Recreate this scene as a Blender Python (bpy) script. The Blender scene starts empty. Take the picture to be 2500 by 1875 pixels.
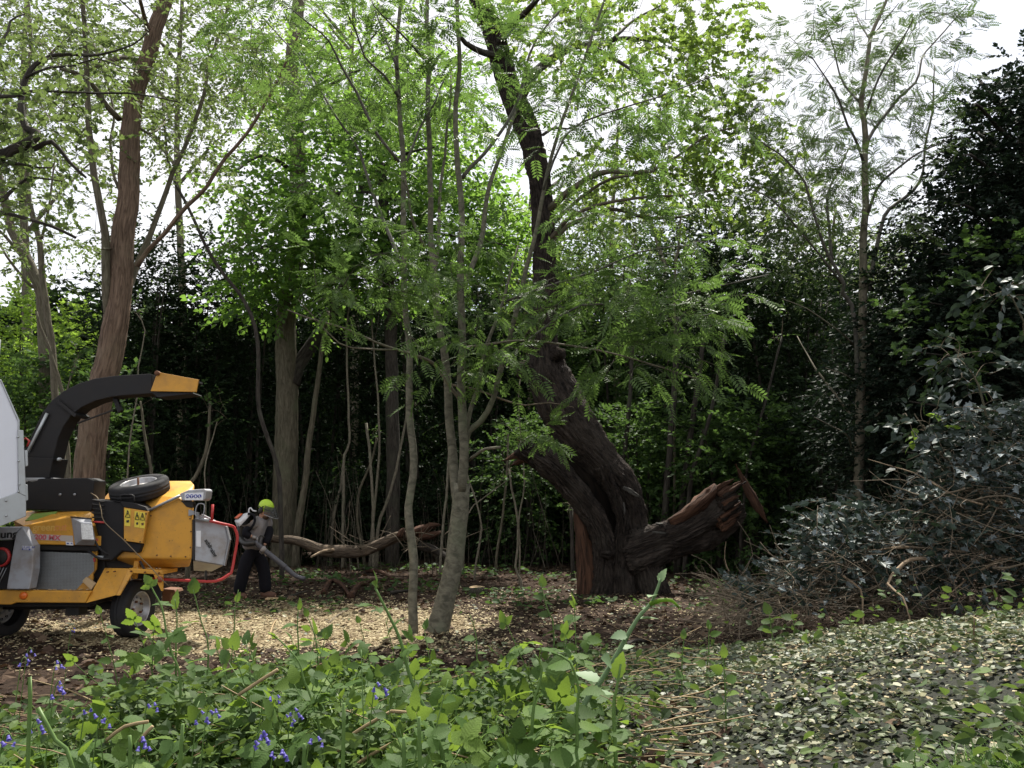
import bpy, bmesh, math, random
import numpy as np
from mathutils import Vector, Matrix, Euler

rng = np.random.default_rng(11)
random.seed(11)
scene = bpy.context.scene
COL = scene.collection
R = math.radians

# ---------------------------------------------------------------- camera
CAM_H, FPX, HOR = 1.55, 2000.0, 1225.0
PITCH = math.atan((HOR - 937.5) / FPX)
cam_d = bpy.data.cameras.new('camera')
cam = bpy.data.objects.new('camera', cam_d)
COL.objects.link(cam)
cam.location = (0, 0, CAM_H)
cam.rotation_euler = (math.pi / 2 + PITCH, 0, 0)
cam_d.sensor_width = 36.0
cam_d.lens = 36.0 * FPX / 2500.0
cam_d.clip_start = 0.05
cam_d.clip_end = 2000
scene.camera = cam

# ---------------------------------------------------------------- sky, sun, exposure
SUN_EL, SUN_AZ = 61.0, 8.0
w = bpy.data.worlds.new('World')
scene.world = w
w.use_nodes = True
nt = w.node_tree
nt.nodes.clear()
o_ = nt.nodes.new('ShaderNodeOutputWorld')
bg = nt.nodes.new('ShaderNodeBackground')
sky = nt.nodes.new('ShaderNodeTexSky')
sky.sky_type = 'NISHITA'
sky.sun_disc = False
sky.sun_elevation = R(SUN_EL)
sky.sun_rotation = R(SUN_AZ)
sky.air_density = 1.0
sky.dust_density = 2.0
tc = nt.nodes.new('ShaderNodeTexCoord')
nz = nt.nodes.new('ShaderNodeTexNoise')
nz.inputs['Scale'].default_value = 2.6
nz.inputs['Detail'].default_value = 6
nz.inputs['Roughness'].default_value = 0.6
rp = nt.nodes.new('ShaderNodeValToRGB')
rp.color_ramp.elements[0].position = 0.30
rp.color_ramp.elements[0].color = (0.45, 0.45, 0.45, 1)
rp.color_ramp.elements[1].position = 0.52
rp.color_ramp.elements[1].color = (1, 1, 1, 1)
mx = nt.nodes.new('ShaderNodeMix')
mx.data_type = 'RGBA'
mx.inputs[7].default_value = (5.2, 5.25, 5.45, 1)
nt.links.new(tc.outputs['Generated'], nz.inputs['Vector'])
nt.links.new(nz.outputs['Fac'], rp.inputs['Fac'])
nt.links.new(rp.outputs['Color'], mx.inputs[0])
nt.links.new(sky.outputs['Color'], mx.inputs[6])
nt.links.new(mx.outputs[2], bg.inputs['Color'])
bg.inputs['Strength'].default_value = 0.12
nt.links.new(bg.outputs[0], o_.inputs[0])

sun_d = bpy.data.lights.new('sun', 'SUN')
sun_d.energy = 5.0
sun_d.angle = R(0.6)
sun_d.color = (1.0, 0.95, 0.86)
sun = bpy.data.objects.new('sun', sun_d)
COL.objects.link(sun)
sdir = Vector((math.sin(R(SUN_AZ)) * math.cos(R(SUN_EL)), math.cos(R(SUN_AZ)) * math.cos(R(SUN_EL)), math.sin(R(SUN_EL))))
sun.rotation_euler = sdir.to_track_quat('Z', 'Y').to_euler()
sun.location = (0, 0, 30)

vs = scene.view_settings
vs.view_transform = 'Standard'
vs.look = 'None'
vs.exposure = 0.97
vs.gamma = 1.0
cy = scene.cycles
cy.max_bounces = 6
cy.diffuse_bounces = 3
cy.glossy_bounces = 2
cy.transmission_bounces = 4
cy.transparent_max_bounces = 8
cy.use_denoising = True
cy.caustics_reflective = False
cy.caustics_refractive = False

# ---------------------------------------------------------------- helpers
def P(u, v, Y):
    """photo pixel (2500 x 1875) -> world point at distance Y along the ground"""
    sx, sy = (u - 1250.0) / FPX, (937.5 - v) / FPX
    dy = math.cos(PITCH) - sy * math.sin(PITCH)
    dz = math.sin(PITCH) + sy * math.cos(PITCH)
    k = Y / dy
    return np.array((sx * k, Y, CAM_H + dz * k))

def crop(ox, oy, s):
    return lambda x, y: (ox + s * x, oy + s * y)
C1 = crop(0, 850, .4522)
C2 = crop(200, 1100, .241)
C3 = crop(0, 1200, .211)
C4 = crop(540, 1180, .193)
C5 = crop(1150, 800, .4219)
C5B = crop(0, 600, .4219)
CA = crop(0, 0, .4219)
CB = crop(600, 0, .4219)
CC = crop(1200, 0, .4219)
CD = crop(1800, 0, .4219)
C6 = crop(600, 700, .5125)
C7 = crop(1700, 700, .4822)
CF = crop(0, 1400, .5651)
CG = crop(1250, 1350, .5651)
def cc(f, pts):
    return [f(*p) for p in pts]

def sstep(a, b, x):
    t = np.clip((np.asarray(x, float) - a) / (b - a), 0, 1)
    return t * t * (3 - 2 * t)

def wob(x, y, s=1.0, ph=0.0):
    x = np.asarray(x, float) * s; y = np.asarray(y, float) * s
    return (np.sin(1.7 * x + 2.3 * y + ph) + np.sin(3.1 * x - 1.3 * y + 1.7 + ph) * .6 + np.sin(-2.2 * x + 4.7 * y + .4 + ph) * .4
            + np.sin(6.3 * x + 5.1 * y + 2.2 + ph) * .22) / 2.2

def gz(x, y):
    """ground height"""
    x = np.asarray(x, float); y = np.asarray(y, float)
    bank = 0.36 * sstep(7.2, 3.2, y) * (1 - .55 * sstep(-1.2, -3.0, x) * sstep(2.5, 5.5, y))
    rise = sstep(-0.2, 2.6, x + .12 * (y - 3))
    crest = 5.4 - .25 * (x - 3)
    mound = (.50 + .22 * sstep(1.5, 4.0, x)) * rise * sstep(crest + 3.4, crest - .1, y)
    far = .35 * sstep(30, 60, y)
    near = np.where(y < 12, 1.0, .6)
    out = sstep(40, 20, np.abs(x))
    bank = bank + .20 * np.exp(-((x + 1.0) / 1.1) ** 2 - ((y - 4.4) / 1.1) ** 2)
    return bank + mound + far + near * out * (.035 * wob(x, y, 1.1) + .015 * wob(x, y, 4.3, 2.0))

ORG = {}
def empty(name, loc, label=None, cat=None, group=None):
    o = bpy.data.objects.new(name, None)
    o.empty_display_size = .2
    COL.objects.link(o)
    o.location = tuple(float(c) for c in loc)
    ORG[o.name] = np.array(loc, float)
    tag(o, label, cat, group)
    return o

def tag(o, label=None, cat=None, group=None, kind=None):
    if label: o['label'] = label
    if cat: o['category'] = cat
    if group: o['group'] = group
    if kind: o['kind'] = kind
    return o

def raw_mesh(name, V, groups, uv=None, smooth=True):
    """groups: list of int arrays (n,k); uv per-loop array optional"""
    V = np.asarray(V, np.float32)
    me = bpy.data.meshes.new(name)
    me.vertices.add(len(V))
    me.vertices.foreach_set('co', V.ravel())
    groups = [np.asarray(g, np.int32) for g in groups if len(g)]
    loops = np.concatenate([g.ravel() for g in groups])
    tot = np.concatenate([np.full(len(g), g.shape[1], np.int32) for g in groups])
    st = np.zeros(len(tot), np.int32)
    st[1:] = np.cumsum(tot)[:-1]
    me.loops.add(len(loops))
    me.loops.foreach_set('vertex_index', loops)
    me.polygons.add(len(tot))
    me.polygons.foreach_set('loop_start', st)
    me.polygons.foreach_set('loop_total', tot)
    me.update(calc_edges=True)
    me.validate()
    if uv is not None:
        l = me.uv_layers.new(name='UVMap')
        l.data.foreach_set('uv', np.asarray(uv, np.float32).ravel())
    me.polygons.foreach_set('use_smooth', np.full(len(me.polygons), smooth))
    return me

def link(name, me, mat, parent=None, kind=None, loc=None):
    o = bpy.data.objects.new(name, me)
    COL.objects.link(o)
    if mat is not None:
        me.materials.clear(); me.materials.append(mat)
    if parent is not None:
        o.parent = parent
        ORG[o.name] = ORG[parent.name]
    else:
        ORG[o.name] = np.zeros(3) if loc is None else np.array(loc, float)
        if loc is not None: o.location = tuple(float(c) for c in loc)
    if kind: o['kind'] = kind
    return o

def mk(name, V, groups, mat, parent=None, kind=None, uv=None, smooth=True, loc=None):
    V = np.asarray(V, float)
    off = ORG[parent.name] if parent is not None else (np.zeros(3) if loc is None else np.array(loc, float))
    return link(name, raw_mesh(name, V - off, groups, uv, smooth), mat, parent, kind, loc)

def from_bm(name, bm, mat, parent=None, bevel=0.0, smooth=False, loc=None, kind=None):
    bmesh.ops.recalc_face_normals(bm, faces=bm.faces)
    off = ORG[parent.name] if parent is not None else (np.zeros(3) if loc is None else np.array(loc, float))
    bmesh.ops.translate(bm, verts=bm.verts, vec=Vector(-off))
    me = bpy.data.meshes.new(name)
    bm.to_mesh(me); bm.free()
    me.polygons.foreach_set('use_smooth', np.full(len(me.polygons), smooth))
    o = link(name, me, mat, parent, kind, loc)
    if bevel:
        m = o.modifiers.new('bevel', 'BEVEL'); m.width = bevel; m.segments = 2; m.limit_method = 'ANGLE'; m.angle_limit = R(35)
    return o

def hull(name, pts, mat, parent, bevel=.008, **k):
    bm = bmesh.new()
    for p in pts: bm.verts.new(tuple(p))
    r = bmesh.ops.convex_hull(bm, input=bm.verts)
    junk = [e for e in r['geom_interior'] if isinstance(e, bmesh.types.BMVert)]
    if junk: bmesh.ops.delete(bm, geom=junk, context='VERTS')
    bmesh.ops.dissolve_limit(bm, angle_limit=R(1.5), verts=bm.verts, edges=bm.edges)
    return from_bm(name, bm, mat, parent, bevel, **k)

def prism(name, px, Y, depth, mat, parent, bevel=.006, **k):
    """polygon in photo pixels at distance Y (or one distance per corner), pushed back by depth metres"""
    Ys = Y if isinstance(Y, (list, tuple)) else [Y] * len(px)
    f = [P(u, v, y) for (u, v), y in zip(px, Ys)]
    n = len(f)
    bm = bmesh.new()
    a = [bm.verts.new(tuple(p)) for p in f]
    b = [bm.verts.new((p[0], p[1] + depth, p[2])) for p in f]
    bm.faces.new(a); bm.faces.new(b[::-1])
    for i in range(n):
        bm.faces.new((a[i], b[i], b[(i + 1) % n], a[(i + 1) % n]))
    return from_bm(name, bm, mat, parent, bevel, **k)

def norm(a):
    a = np.asarray(a, float)
    return a / np.maximum(np.linalg.norm(a, axis=-1, keepdims=True), 1e-9)

def resample(pts, rad, step):
    """Catmull-Rom through pts, about one point every step metres"""
    p = np.asarray(pts, float); r = np.asarray(rad, float)
    q = np.vstack([2 * p[0] - p[1], p, 2 * p[-1] - p[-2]])
    out, ro = [], []
    for i in range(len(p) - 1):
        a, b, c, d = q[i:i + 4]
        n = max(2, int(np.linalg.norm(c - b) / step))
        for t in np.arange(n) / n:
            out.append(.5 * (2 * b + (c - a) * t + (2 * a - 5 * b + 4 * c - d) * t * t + (3 * b - a - 3 * c + d) * t ** 3))
            ro.append(r[i] + (r[i + 1] - r[i]) * t)
    out.append(p[-1]); ro.append(r[-1])
    return np.array(out), np.array(ro)

def tube_arrays(pts, rad, sides=10, rough=0.0, seed=0.0, cap=True, flat=1.0, ridge=0.0, nr=17):
    p = np.asarray(pts, float); n = len(p)
    r = np.asarray(rad, float)
    t = norm(np.gradient(p, axis=0))
    ref = np.array((0, -1.0, 0)) if abs(t[:, 1]).mean() < .8 else np.array((0, 0, 1.0))
    x = norm(np.cross(t, ref)); y = np.cross(x, t)
    th = np.linspace(0, 2 * math.pi, sides, endpoint=False)
    ln = np.concatenate([[0], np.cumsum(np.linalg.norm(np.diff(p, axis=0), axis=1))])
    rr = r[:, None] * np.ones((1, sides))
    if rough:
        A, Lx = np.meshgrid(th, ln)
        rr = rr * (1 + rough * (np.sin(3 * A + Lx * 1.9 + seed) * .5 + np.sin(5 * A - Lx * 2.7 + seed * 2) * .35 + np.sin(2 * A + Lx * 6 + seed) * .25
                                + np.sin(9 * A + 1.5 * np.sin(Lx * 3) + seed * 3) * .22))
    if ridge:
        A, Lx = np.meshgrid(th, ln)
        ph = nr * A + 2.4 * np.sin(2.3 * Lx + 2 * A + seed) + 2.0 * np.sin(6.1 * Lx - 3 * A + seed * 2) + 1.3 * np.sin(13 * Lx + 2 * A) + .8 * np.sin(23 * Lx - 5 * A)
        brk = .5 + .5 * np.sin(15 * Lx + 5 * np.sin(7 * A + seed) + 2 * np.sin(3 * Lx)) * np.sin(4.1 * Lx + 6 * A + seed)
        rid = np.abs(np.sin(ph * .5)) ** .6
        rr = rr + ridge * (rid * brk - .5) + ridge * .5 * np.sin(nr * 1.9 * A + 13 * Lx + 3 * np.sin(9 * Lx + seed))
    V = p[:, None, :] + rr[..., None] * (np.cos(th)[None, :, None] * x[:, None, :] + flat * np.sin(th)[None, :, None] * y[:, None, :])
    V = V.reshape(-1, 3)
    i, j = np.meshgrid(np.arange(n - 1), np.arange(sides), indexing='ij')
    j2 = (j + 1) % sides
    F = np.stack([i * sides + j, i * sides + j2, (i + 1) * sides + j2, (i + 1) * sides + j], -1).reshape(-1, 4)
    per = 2 * math.pi * r.mean()
    uvj = np.stack([j / sides * per, ln[i]], -1); uvj2 = np.stack([(j + 1) / sides * per, ln[i]], -1)
    uvk2 = np.stack([(j + 1) / sides * per, ln[i + 1]], -1); uvk = np.stack([j / sides * per, ln[i + 1]], -1)
    UV = np.stack([uvj, uvj2, uvk2, uvk], 2).reshape(-1, 2)
    groups = [F]
    if cap:
        V = np.vstack([V, p[:1], p[-1:]])
        a, b = n * sides, n * sides + 1
        jj = np.arange(sides); j2 = (jj + 1) % sides
        T = np.concatenate([np.stack([np.full(sides, a), j2, jj], -1), np.stack([np.full(sides, b), (n - 1) * sides + jj, (n - 1) * sides + j2], -1)])
        groups.append(T)
        UV = np.vstack([UV, np.tile([[0, 0], [.01, 0], [0, .01]], (len(T), 1))])
    return V, groups, UV

def tube(name, pts, rad, mat, parent, sides=10, rough=0.0, seed=0.0, step=None, flat=1.0, kind=None):
    pts = np.asarray(pts, float)
    rad = np.full(len(pts), rad) if np.isscalar(rad) else np.asarray(rad, float)
    if step: pts, rad = resample(pts, rad, step)
    V, g, uv = tube_arrays(pts, rad, sides, rough, seed, True, flat)
    return mk(name, V, g, mat, parent, kind, uv)

def many_tubes(paths, radii, sides=3):
    """paths (N,K,3), radii (N,K)"""
    N, K, _ = paths.shape
    t = norm(np.gradient(paths, axis=1))
    ref = np.zeros_like(t); ref[..., 1] = -1.0; ref[..., 0] = .31
    x = norm(np.cross(t, ref)); y = np.cross(x, t)
    th = np.arange(sides) / sides * 2 * math.pi
    V = paths[:, :, None, :] + radii[:, :, None, None] * (np.cos(th)[None, None, :, None] * x[:, :, None, :] + np.sin(th)[None, None, :, None] * y[:, :, None, :])
    V = V.reshape(-1, 3)
    n, i, j = np.meshgrid(np.arange(N), np.arange(K - 1), np.arange(sides), indexing='ij')
    b = n * K * sides
    j2 = (j + 1) % sides
    F = np.stack([b + i * sides + j, b + i * sides + j2, b + (i + 1) * sides + j2, b + (i + 1) * sides + j], -1).reshape(-1, 4)
    return V, F

def box(name, c, s, mat, parent, bevel=.006, rot=None):
    bm = bmesh.new()
    bmesh.ops.create_cube(bm, size=1)
    M = Matrix.Translation(Vector(c)) @ (rot.to_matrix().to_4x4() if rot is not None else Matrix.Identity(4)) @ Matrix.Diagonal((*s, 1))
    bmesh.ops.transform(bm, matrix=M, verts=bm.verts)
    return from_bm(name, bm, mat, parent, bevel)

def lathe(name, profile, c, axis, mat, parent, seg=36, smooth=True, ripple=None):
    """profile: (radius, height along axis) pairs, revolved round axis through c"""
    ax = norm(np.array(axis, float)); ref = np.array((0, 0, 1.0)) if abs(ax[2]) < .9 else np.array((1.0, 0, 0))
    x = norm(np.cross(ax, ref)); y = np.cross(ax, x)
    th = np.linspace(0, 2 * math.pi, seg, endpoint=False)
    V = []
    for k, (r, h) in enumerate(profile):
        rr = np.full(seg, r)
        if ripple and k in ripple: rr = r - ripple[k] * (np.arange(seg) % 2)
        V.append(np.array(c) + ax * h + rr[:, None] * (np.cos(th)[:, None] * x + np.sin(th)[:, None] * y))
    V = np.vstack(V); n = len(profile)
    i, j = np.meshgrid(np.arange(n - 1), np.arange(seg), indexing='ij'); j2 = (j + 1) % seg
    F = np.stack([i * seg + j, i * seg + j2, (i + 1) * seg + j2, (i + 1) * seg + j], -1).reshape(-1, 4)
    return mk(name, V, [F], mat, parent, smooth=smooth)

# ---------------------------------------------------------------- materials
MAT = {}
def _new(name):
    m = bpy.data.materials.new(name); m.use_nodes = True
    n = m.node_tree; n.nodes.clear()
    out = n.nodes.new('ShaderNodeOutputMaterial')
    MAT[name] = m
    return m, n, out
def _ramp(n, cols, pos=None):
    r = n.nodes.new('ShaderNodeValToRGB')
    e = r.color_ramp.elements
    while len(e) < len(cols): e.new(.5)
    for k, c in enumerate(cols):
        e[k].position = (k / (len(cols) - 1)) if pos is None else pos[k]
        e[k].color = (*c, 1)
    return r
def paint(name, col, rough=.5, metal=0.0, dirt=.25, scale=6.0, dirtcol=(.09, .06, .035), bump=.0, spec=.5, speck=0.0):
    m, n, out = _new(name)
    b = n.nodes.new('ShaderNodeBsdfPrincipled')
    tcn = n.nodes.new('ShaderNodeTexCoord')
    a = n.nodes.new('ShaderNodeTexNoise'); a.inputs['Scale'].default_value = scale; a.inputs['Detail'].default_value = 7; a.inputs['Roughness'].default_value = .65
    n.links.new(tcn.outputs['Object'], a.inputs['Vector'])
    r = _ramp(n, [(0, 0, 0), (dirt, dirt, dirt)], [.45, .8])
    n.links.new(a.outputs['Fac'], r.inputs['Fac'])
    mixn = n.nodes.new('ShaderNodeMix'); mixn.data_type = 'RGBA'
    mixn.inputs[6].default_value = (*col, 1); mixn.inputs[7].default_value = (*dirtcol, 1)
    n.links.new(r.outputs['Color'], mixn.inputs[0])
    last = mixn.outputs[2]
    if speck:
        vo = n.nodes.new('ShaderNodeTexNoise'); vo.inputs['Scale'].default_value = 34; vo.inputs['Detail'].default_value = 2
        n.links.new(tcn.outputs['Object'], vo.inputs['Vector'])
        r2 = _ramp(n, [(0, 0, 0), (speck, speck, speck)], [.68, .74])
        n.links.new(vo.outputs['Fac'], r2.inputs['Fac'])
        m2 = n.nodes.new('ShaderNodeMix'); m2.data_type = 'RGBA'; m2.inputs[7].default_value = (.05, .03, .015, 1)
        n.links.new(r2.outputs['Color'], m2.inputs[0]); n.links.new(last, m2.inputs[6]); last = m2.outputs[2]
    n.links.new(last, b.inputs['Base Color'])
    rr = n.nodes.new('ShaderNodeMapRange'); rr.inputs[3].default_value = max(.05, rough - .1); rr.inputs[4].default_value = min(1, rough + .2)
    n.links.new(a.outputs['Fac'], rr.inputs[0]); n.links.new(rr.outputs[0], b.inputs['Roughness'])
    b.inputs['Metallic'].default_value = metal
    b.inputs['Specular IOR Level'].default_value = spec
    if bump:
        bp = n.nodes.new('ShaderNodeBump'); bp.inputs['Strength'].default_value = bump; bp.inputs['Distance'].default_value = .02
        n.links.new(a.outputs['Fac'], bp.inputs['Height']); n.links.new(bp.outputs[0], b.inputs['Normal'])
    n.links.new(b.outputs[0], out.inputs[0])
    return m

def leafmat(name, cols, trans, tfac=.4, rough=.5, spec=.35, veins=False, per='island'):
    """cols: base colours a leaf is picked from; trans: colour of light passing through"""
    m, n, out = _new(name)
    if per == 'island':
        g = n.nodes.new('ShaderNodeNewGeometry'); rnd = g.outputs['Random Per Island']
    else:
        g = n.nodes.new('ShaderNodeObjectInfo'); rnd = g.outputs['Random']
    r = _ramp(n, cols)
    n.links.new(rnd, r.inputs['Fac'])
    b = n.nodes.new('ShaderNodeBsdfPrincipled')
    b.inputs['Roughness'].default_value = rough
    b.inputs['Specular IOR Level'].default_value = spec
    last = r.outputs['Color']
    if veins:
        uvn = n.nodes.new('ShaderNodeUVMap'); sep = n.nodes.new('ShaderNodeSeparateXYZ')
        n.links.new(uvn.outputs[0], sep.inputs[0])
        ab = n.nodes.new('ShaderNodeMath'); ab.operation = 'ABSOLUTE'; n.links.new(sep.outputs['Y'], ab.inputs[0])
        mu = n.nodes.new('ShaderNodeMath'); mu.operation = 'MULTIPLY_ADD'; mu.inputs[1].default_value = -.55
        n.links.new(ab.outputs[0], mu.inputs[0]); n.links.new(sep.outputs['X'], mu.inputs[2])
        fr = n.nodes.new('ShaderNodeMath'); fr.operation = 'MULTIPLY'; fr.inputs[1].default_value = 62.0; n.links.new(mu.outputs[0], fr.inputs[0])
        si = n.nodes.new('ShaderNodeMath'); si.operation = 'SINE'; n.links.new(fr.outputs[0], si.inputs[0])
        bp = n.nodes.new('ShaderNodeBump'); bp.inputs['Strength'].default_value = .12; bp.inputs['Distance'].default_value = .002
        n.links.new(si.outputs[0], bp.inputs['Height']); n.links.new(bp.outputs[0], b.inputs['Normal'])
        tn = n.nodes.new('ShaderNodeTexCoord'); no = n.nodes.new('ShaderNodeTexNoise'); no.inputs['Scale'].default_value = 28
        n.links.new(tn.outputs['Object'], no.inputs['Vector'])
        hs = n.nodes.new('ShaderNodeHueSaturation')
        mr = n.nodes.new('ShaderNodeMapRange'); mr.inputs[1].default_value = .3; mr.inputs[2].default_value = .7; mr.inputs[3].default_value = .72; mr.inputs[4].default_value = 1.25
        n.links.new(no.outputs['Fac'], mr.inputs[0]); n.links.new(mr.outputs[0], hs.inputs['Value']); n.links.new(last, hs.inputs['Color'])
        last = hs.outputs[0]
    n.links.new(last, b.inputs['Base Color'])
    t = n.nodes.new('ShaderNodeBsdfTranslucent')
    tm = n.nodes.new('ShaderNodeMix'); tm.data_type = 'RGBA'; tm.inputs[0].default_value = .6
    tm.inputs[7].default_value = (*trans, 1); n.links.new(last, tm.inputs[6]); n.links.new(tm.outputs[2], t.inputs['Color'])
    ms = n.nodes.new('ShaderNodeMixShader'); ms.inputs[0].default_value = tfac
    n.links.new(b.outputs[0], ms.inputs[1]); n.links.new(t.outputs[0], ms.inputs[2])
    n.links.new(ms.outputs[0], out.inputs[0])
    return m

def barkmat(name, dark, light, su=26.0, sv=4.0, bump=.8, dist=.03, moss=None, rough=.85):
    m, n, out = _new(name)
    b = n.nodes.new('ShaderNodeBsdfPrincipled'); b.inputs['Roughness'].default_value = rough; b.inputs['Specular IOR Level'].default_value = .2
    uvn = n.nodes.new('ShaderNodeUVMap')
    mp = n.nodes.new('ShaderNodeMapping'); mp.inputs['Scale'].default_value = (su, sv, 1)
    n.links.new(uvn.outputs[0], mp.inputs['Vector'])
    a = n.nodes.new('ShaderNodeTexNoise'); a.inputs['Scale'].default_value = 1; a.inputs['Detail'].default_value = 6; a.inputs['Roughness'].default_value = .62; a.inputs['Distortion'].default_value = .7
    n.links.new(mp.outputs[0], a.inputs['Vector'])
    r = _ramp(n, [dark, light], [.35, .68]); n.links.new(a.outputs['Fac'], r.inputs['Fac'])
    tcn = n.nodes.new('ShaderNodeTexCoord')
    c = n.nodes.new('ShaderNodeTexNoise'); c.inputs['Scale'].default_value = 2.2; c.inputs['Detail'].default_value = 5
    n.links.new(tcn.outputs['Object'], c.inputs['Vector'])
    mixn = n.nodes.new('ShaderNodeMix'); mixn.data_type = 'RGBA'
    r2 = _ramp(n, [(0, 0, 0), (.6, .6, .6)], [.5, .72]); n.links.new(c.outputs['Fac'], r2.inputs['Fac'])
    n.links.new(r2.outputs['Color'], mixn.inputs[0]); n.links.new(r.outputs['Color'], mixn.inputs[6])
    mixn.inputs[7].default_value = (*(moss or tuple(x * 1.15 for x in light)), 1)
    n.links.new(mixn.outputs[2], b.inputs['Base Color'])
    bp = n.nodes.new('ShaderNodeBump'); bp.inputs['Strength'].default_value = bump; bp.inputs['Distance'].default_value = dist
    n.links.new(a.outputs['Fac'], bp.inputs['Height']); n.links.new(bp.outputs[0], b.inputs['Normal'])
    n.links.new(b.outputs[0], out.inputs[0])
    return m

barkmat('bark_smooth', (.07, .066, .048), (.19, .175, .13), 9, 14, .25, .006, (.13, .15, .09))
barkmat('bark_rowan_far', (.055, .05, .045), (.15, .14, .12), 9, 14, .25, .006, (.09, .1, .07))
barkmat('bark_furrow', (.075, .05, .035), (.25, .175, .125), 30, 3.2, 1.0, .05, (.2, .16, .11))
barkmat('bark_oak', (.010, .008, .007), (.065, .05, .041), 30, 6, 1.0, .09, (.085, .072, .06))
barkmat('bark_dark', (.02, .017, .014), (.07, .06, .05), 20, 4, .8, .03, (.06, .065, .045))
barkmat('bark_olive', (.06, .052, .035), (.16, .14, .10), 24, 4, .7, .03, (.11, .12, .07))
barkmat('bark_sapling', (.09, .08, .058), (.21, .185, .14), 20, 10, .3, .005, (.16, .17, .11))
barkmat('wood_rot', (.018, .010, .007), (.12, .06, .036), 26, 2.2, 1.0, .05, (.06, .03, .02))
barkmat('wood_cut', (.38, .27, .15), (.62, .47, .29), 12, 12, .3, .01, (.5, .36, .2))
barkmat('log_bark', (.04, .03, .022), (.16, .12, .085), 26, 5, 1.0, .04, (.19, .14, .09))
barkmat('twig', (.08, .065, .045), (.2, .16, .115), 30, 10, .2, .004)
barkmat('twig_dark', (.03, .026, .02), (.09, .08, .06), 30, 10, .2, .004)
barkmat('twig_dry', (.12, .085, .055), (.3, .225, .15), 30, 10, .2, .004)
paint('lichen', (.06, .057, .05), .95, 0, .9, 30, (.05, .045, .035), .8)
leafmat('leaf_rowan', [(.045, .08, .026), (.075, .125, .04), (.105, .165, .05)], (.19, .33, .06), .4, .5, .2)
leafmat('leaf_rowan_silhouette', [(.035, .06, .022), (.06, .095, .033), (.085, .125, .043)], (.14, .23, .055), .33, .55, .2)  # darkened rowan leaf: silhouette against bright sky is painted into the base
leafmat('leaf_sycamore', [(.04, .09, .02), (.065, .14, .03), (.095, .18, .04)], (.3, .52, .07), .5, .5, .25)
leafmat('leaf_oak', [(.07, .12, .025), (.11, .17, .035), (.15, .18, .045)], (.30, .44, .07), .5, .5, .25)
leafmat('leaf_light', [(.05, .08, .024), (.08, .115, .036), (.115, .15, .05)], (.22, .31, .08), .42, .55, .2)
leafmat('leaf_lime', [(.08, .15, .025), (.13, .22, .035), (.17, .26, .05)], (.4, .6, .07), .5, .55, .25)
leafmat('leaf_holly', [(.008, .016, .008), (.015, .028, .013), (.026, .045, .018)], (.05, .1, .02), .14, .6, .1)  # darker than real holly; the thicket's missing shade is put into the colour
leafmat('leaf_understorey', [(.02, .038, .014), (.038, .072, .023), (.065, .115, .034)], (.15, .27, .05), .32, .6, .12)
leafmat('leaf_yew', [(.008, .014, .010), (.014, .024, .016), (.022, .036, .022)], (.03, .06, .02), .12, .6, .12)
leafmat('leaf_cut_holly', [(.014, .024, .018), (.025, .04, .03), (.05, .07, .06), (.19, .22, .23)], (.06, .1, .04), .1, .5, .22)  # palest tone stands in for sky reflections on the leaves
leafmat('leaf_bramble', [(.036, .07, .016), (.065, .12, .028), (.05, .092, .03), (.13, .2, .04)], (.32, .47, .05), .38, .6, .14, True, 'object')
leafmat('leaf_cover', [(.02, .036, .012), (.036, .066, .018), (.06, .10, .028), (.095, .145, .04)], (.2, .3, .05), .3, .6, .14)
leafmat('leaf_grass', [(.07, .15, .03), (.11, .2, .05), (.2, .23, .1)], (.25, .45, .08), .35, .5, .3)
leafmat('leaf_litter', [(.035, .022, .016), (.07, .045, .032), (.13, .09, .06), (.045, .031, .024)], (.1, .05, .02), .1, .8, .1)
leafmat('leaf_shred', [(.02, .032, .02), (.07, .095, .045), (.16, .18, .09), (.014, .024, .018), (.24, .23, .13), (.04, .055, .036)], (.14, .2, .06), .12, .5, .3)
leafmat('wood_chip', [(.2, .155, .09), (.33, .27, .16), (.48, .41, .25), (.15, .11, .07)], (.3, .22, .1), .05, .75, .15)
leafmat('straw', [(.22, .15, .08), (.36, .27, .15), (.16, .11, .065)], (.2, .15, .07), .1, .7, .2)
leafmat('stalk_green', [(.09, .16, .04), (.12, .2, .05)], (.2, .32, .06), .15, .5, .3, False, 'object')
leafmat('stalk_brown', [(.07, .05, .03), (.12, .08, .045)], (.1, .06, .03), .05, .6, .2, False, 'object')
leafmat('petal_blue', [(.075, .065, .30), (.12, .10, .40), (.09, .07, .34)], (.16, .13, .5), .35, .5, .3)
leafmat('leaf_glaucous', [(.13, .2, .10), (.17, .25, .13), (.20, .29, .14)], (.25, .4, .1), .3, .55, .3, False, 'object')

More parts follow.
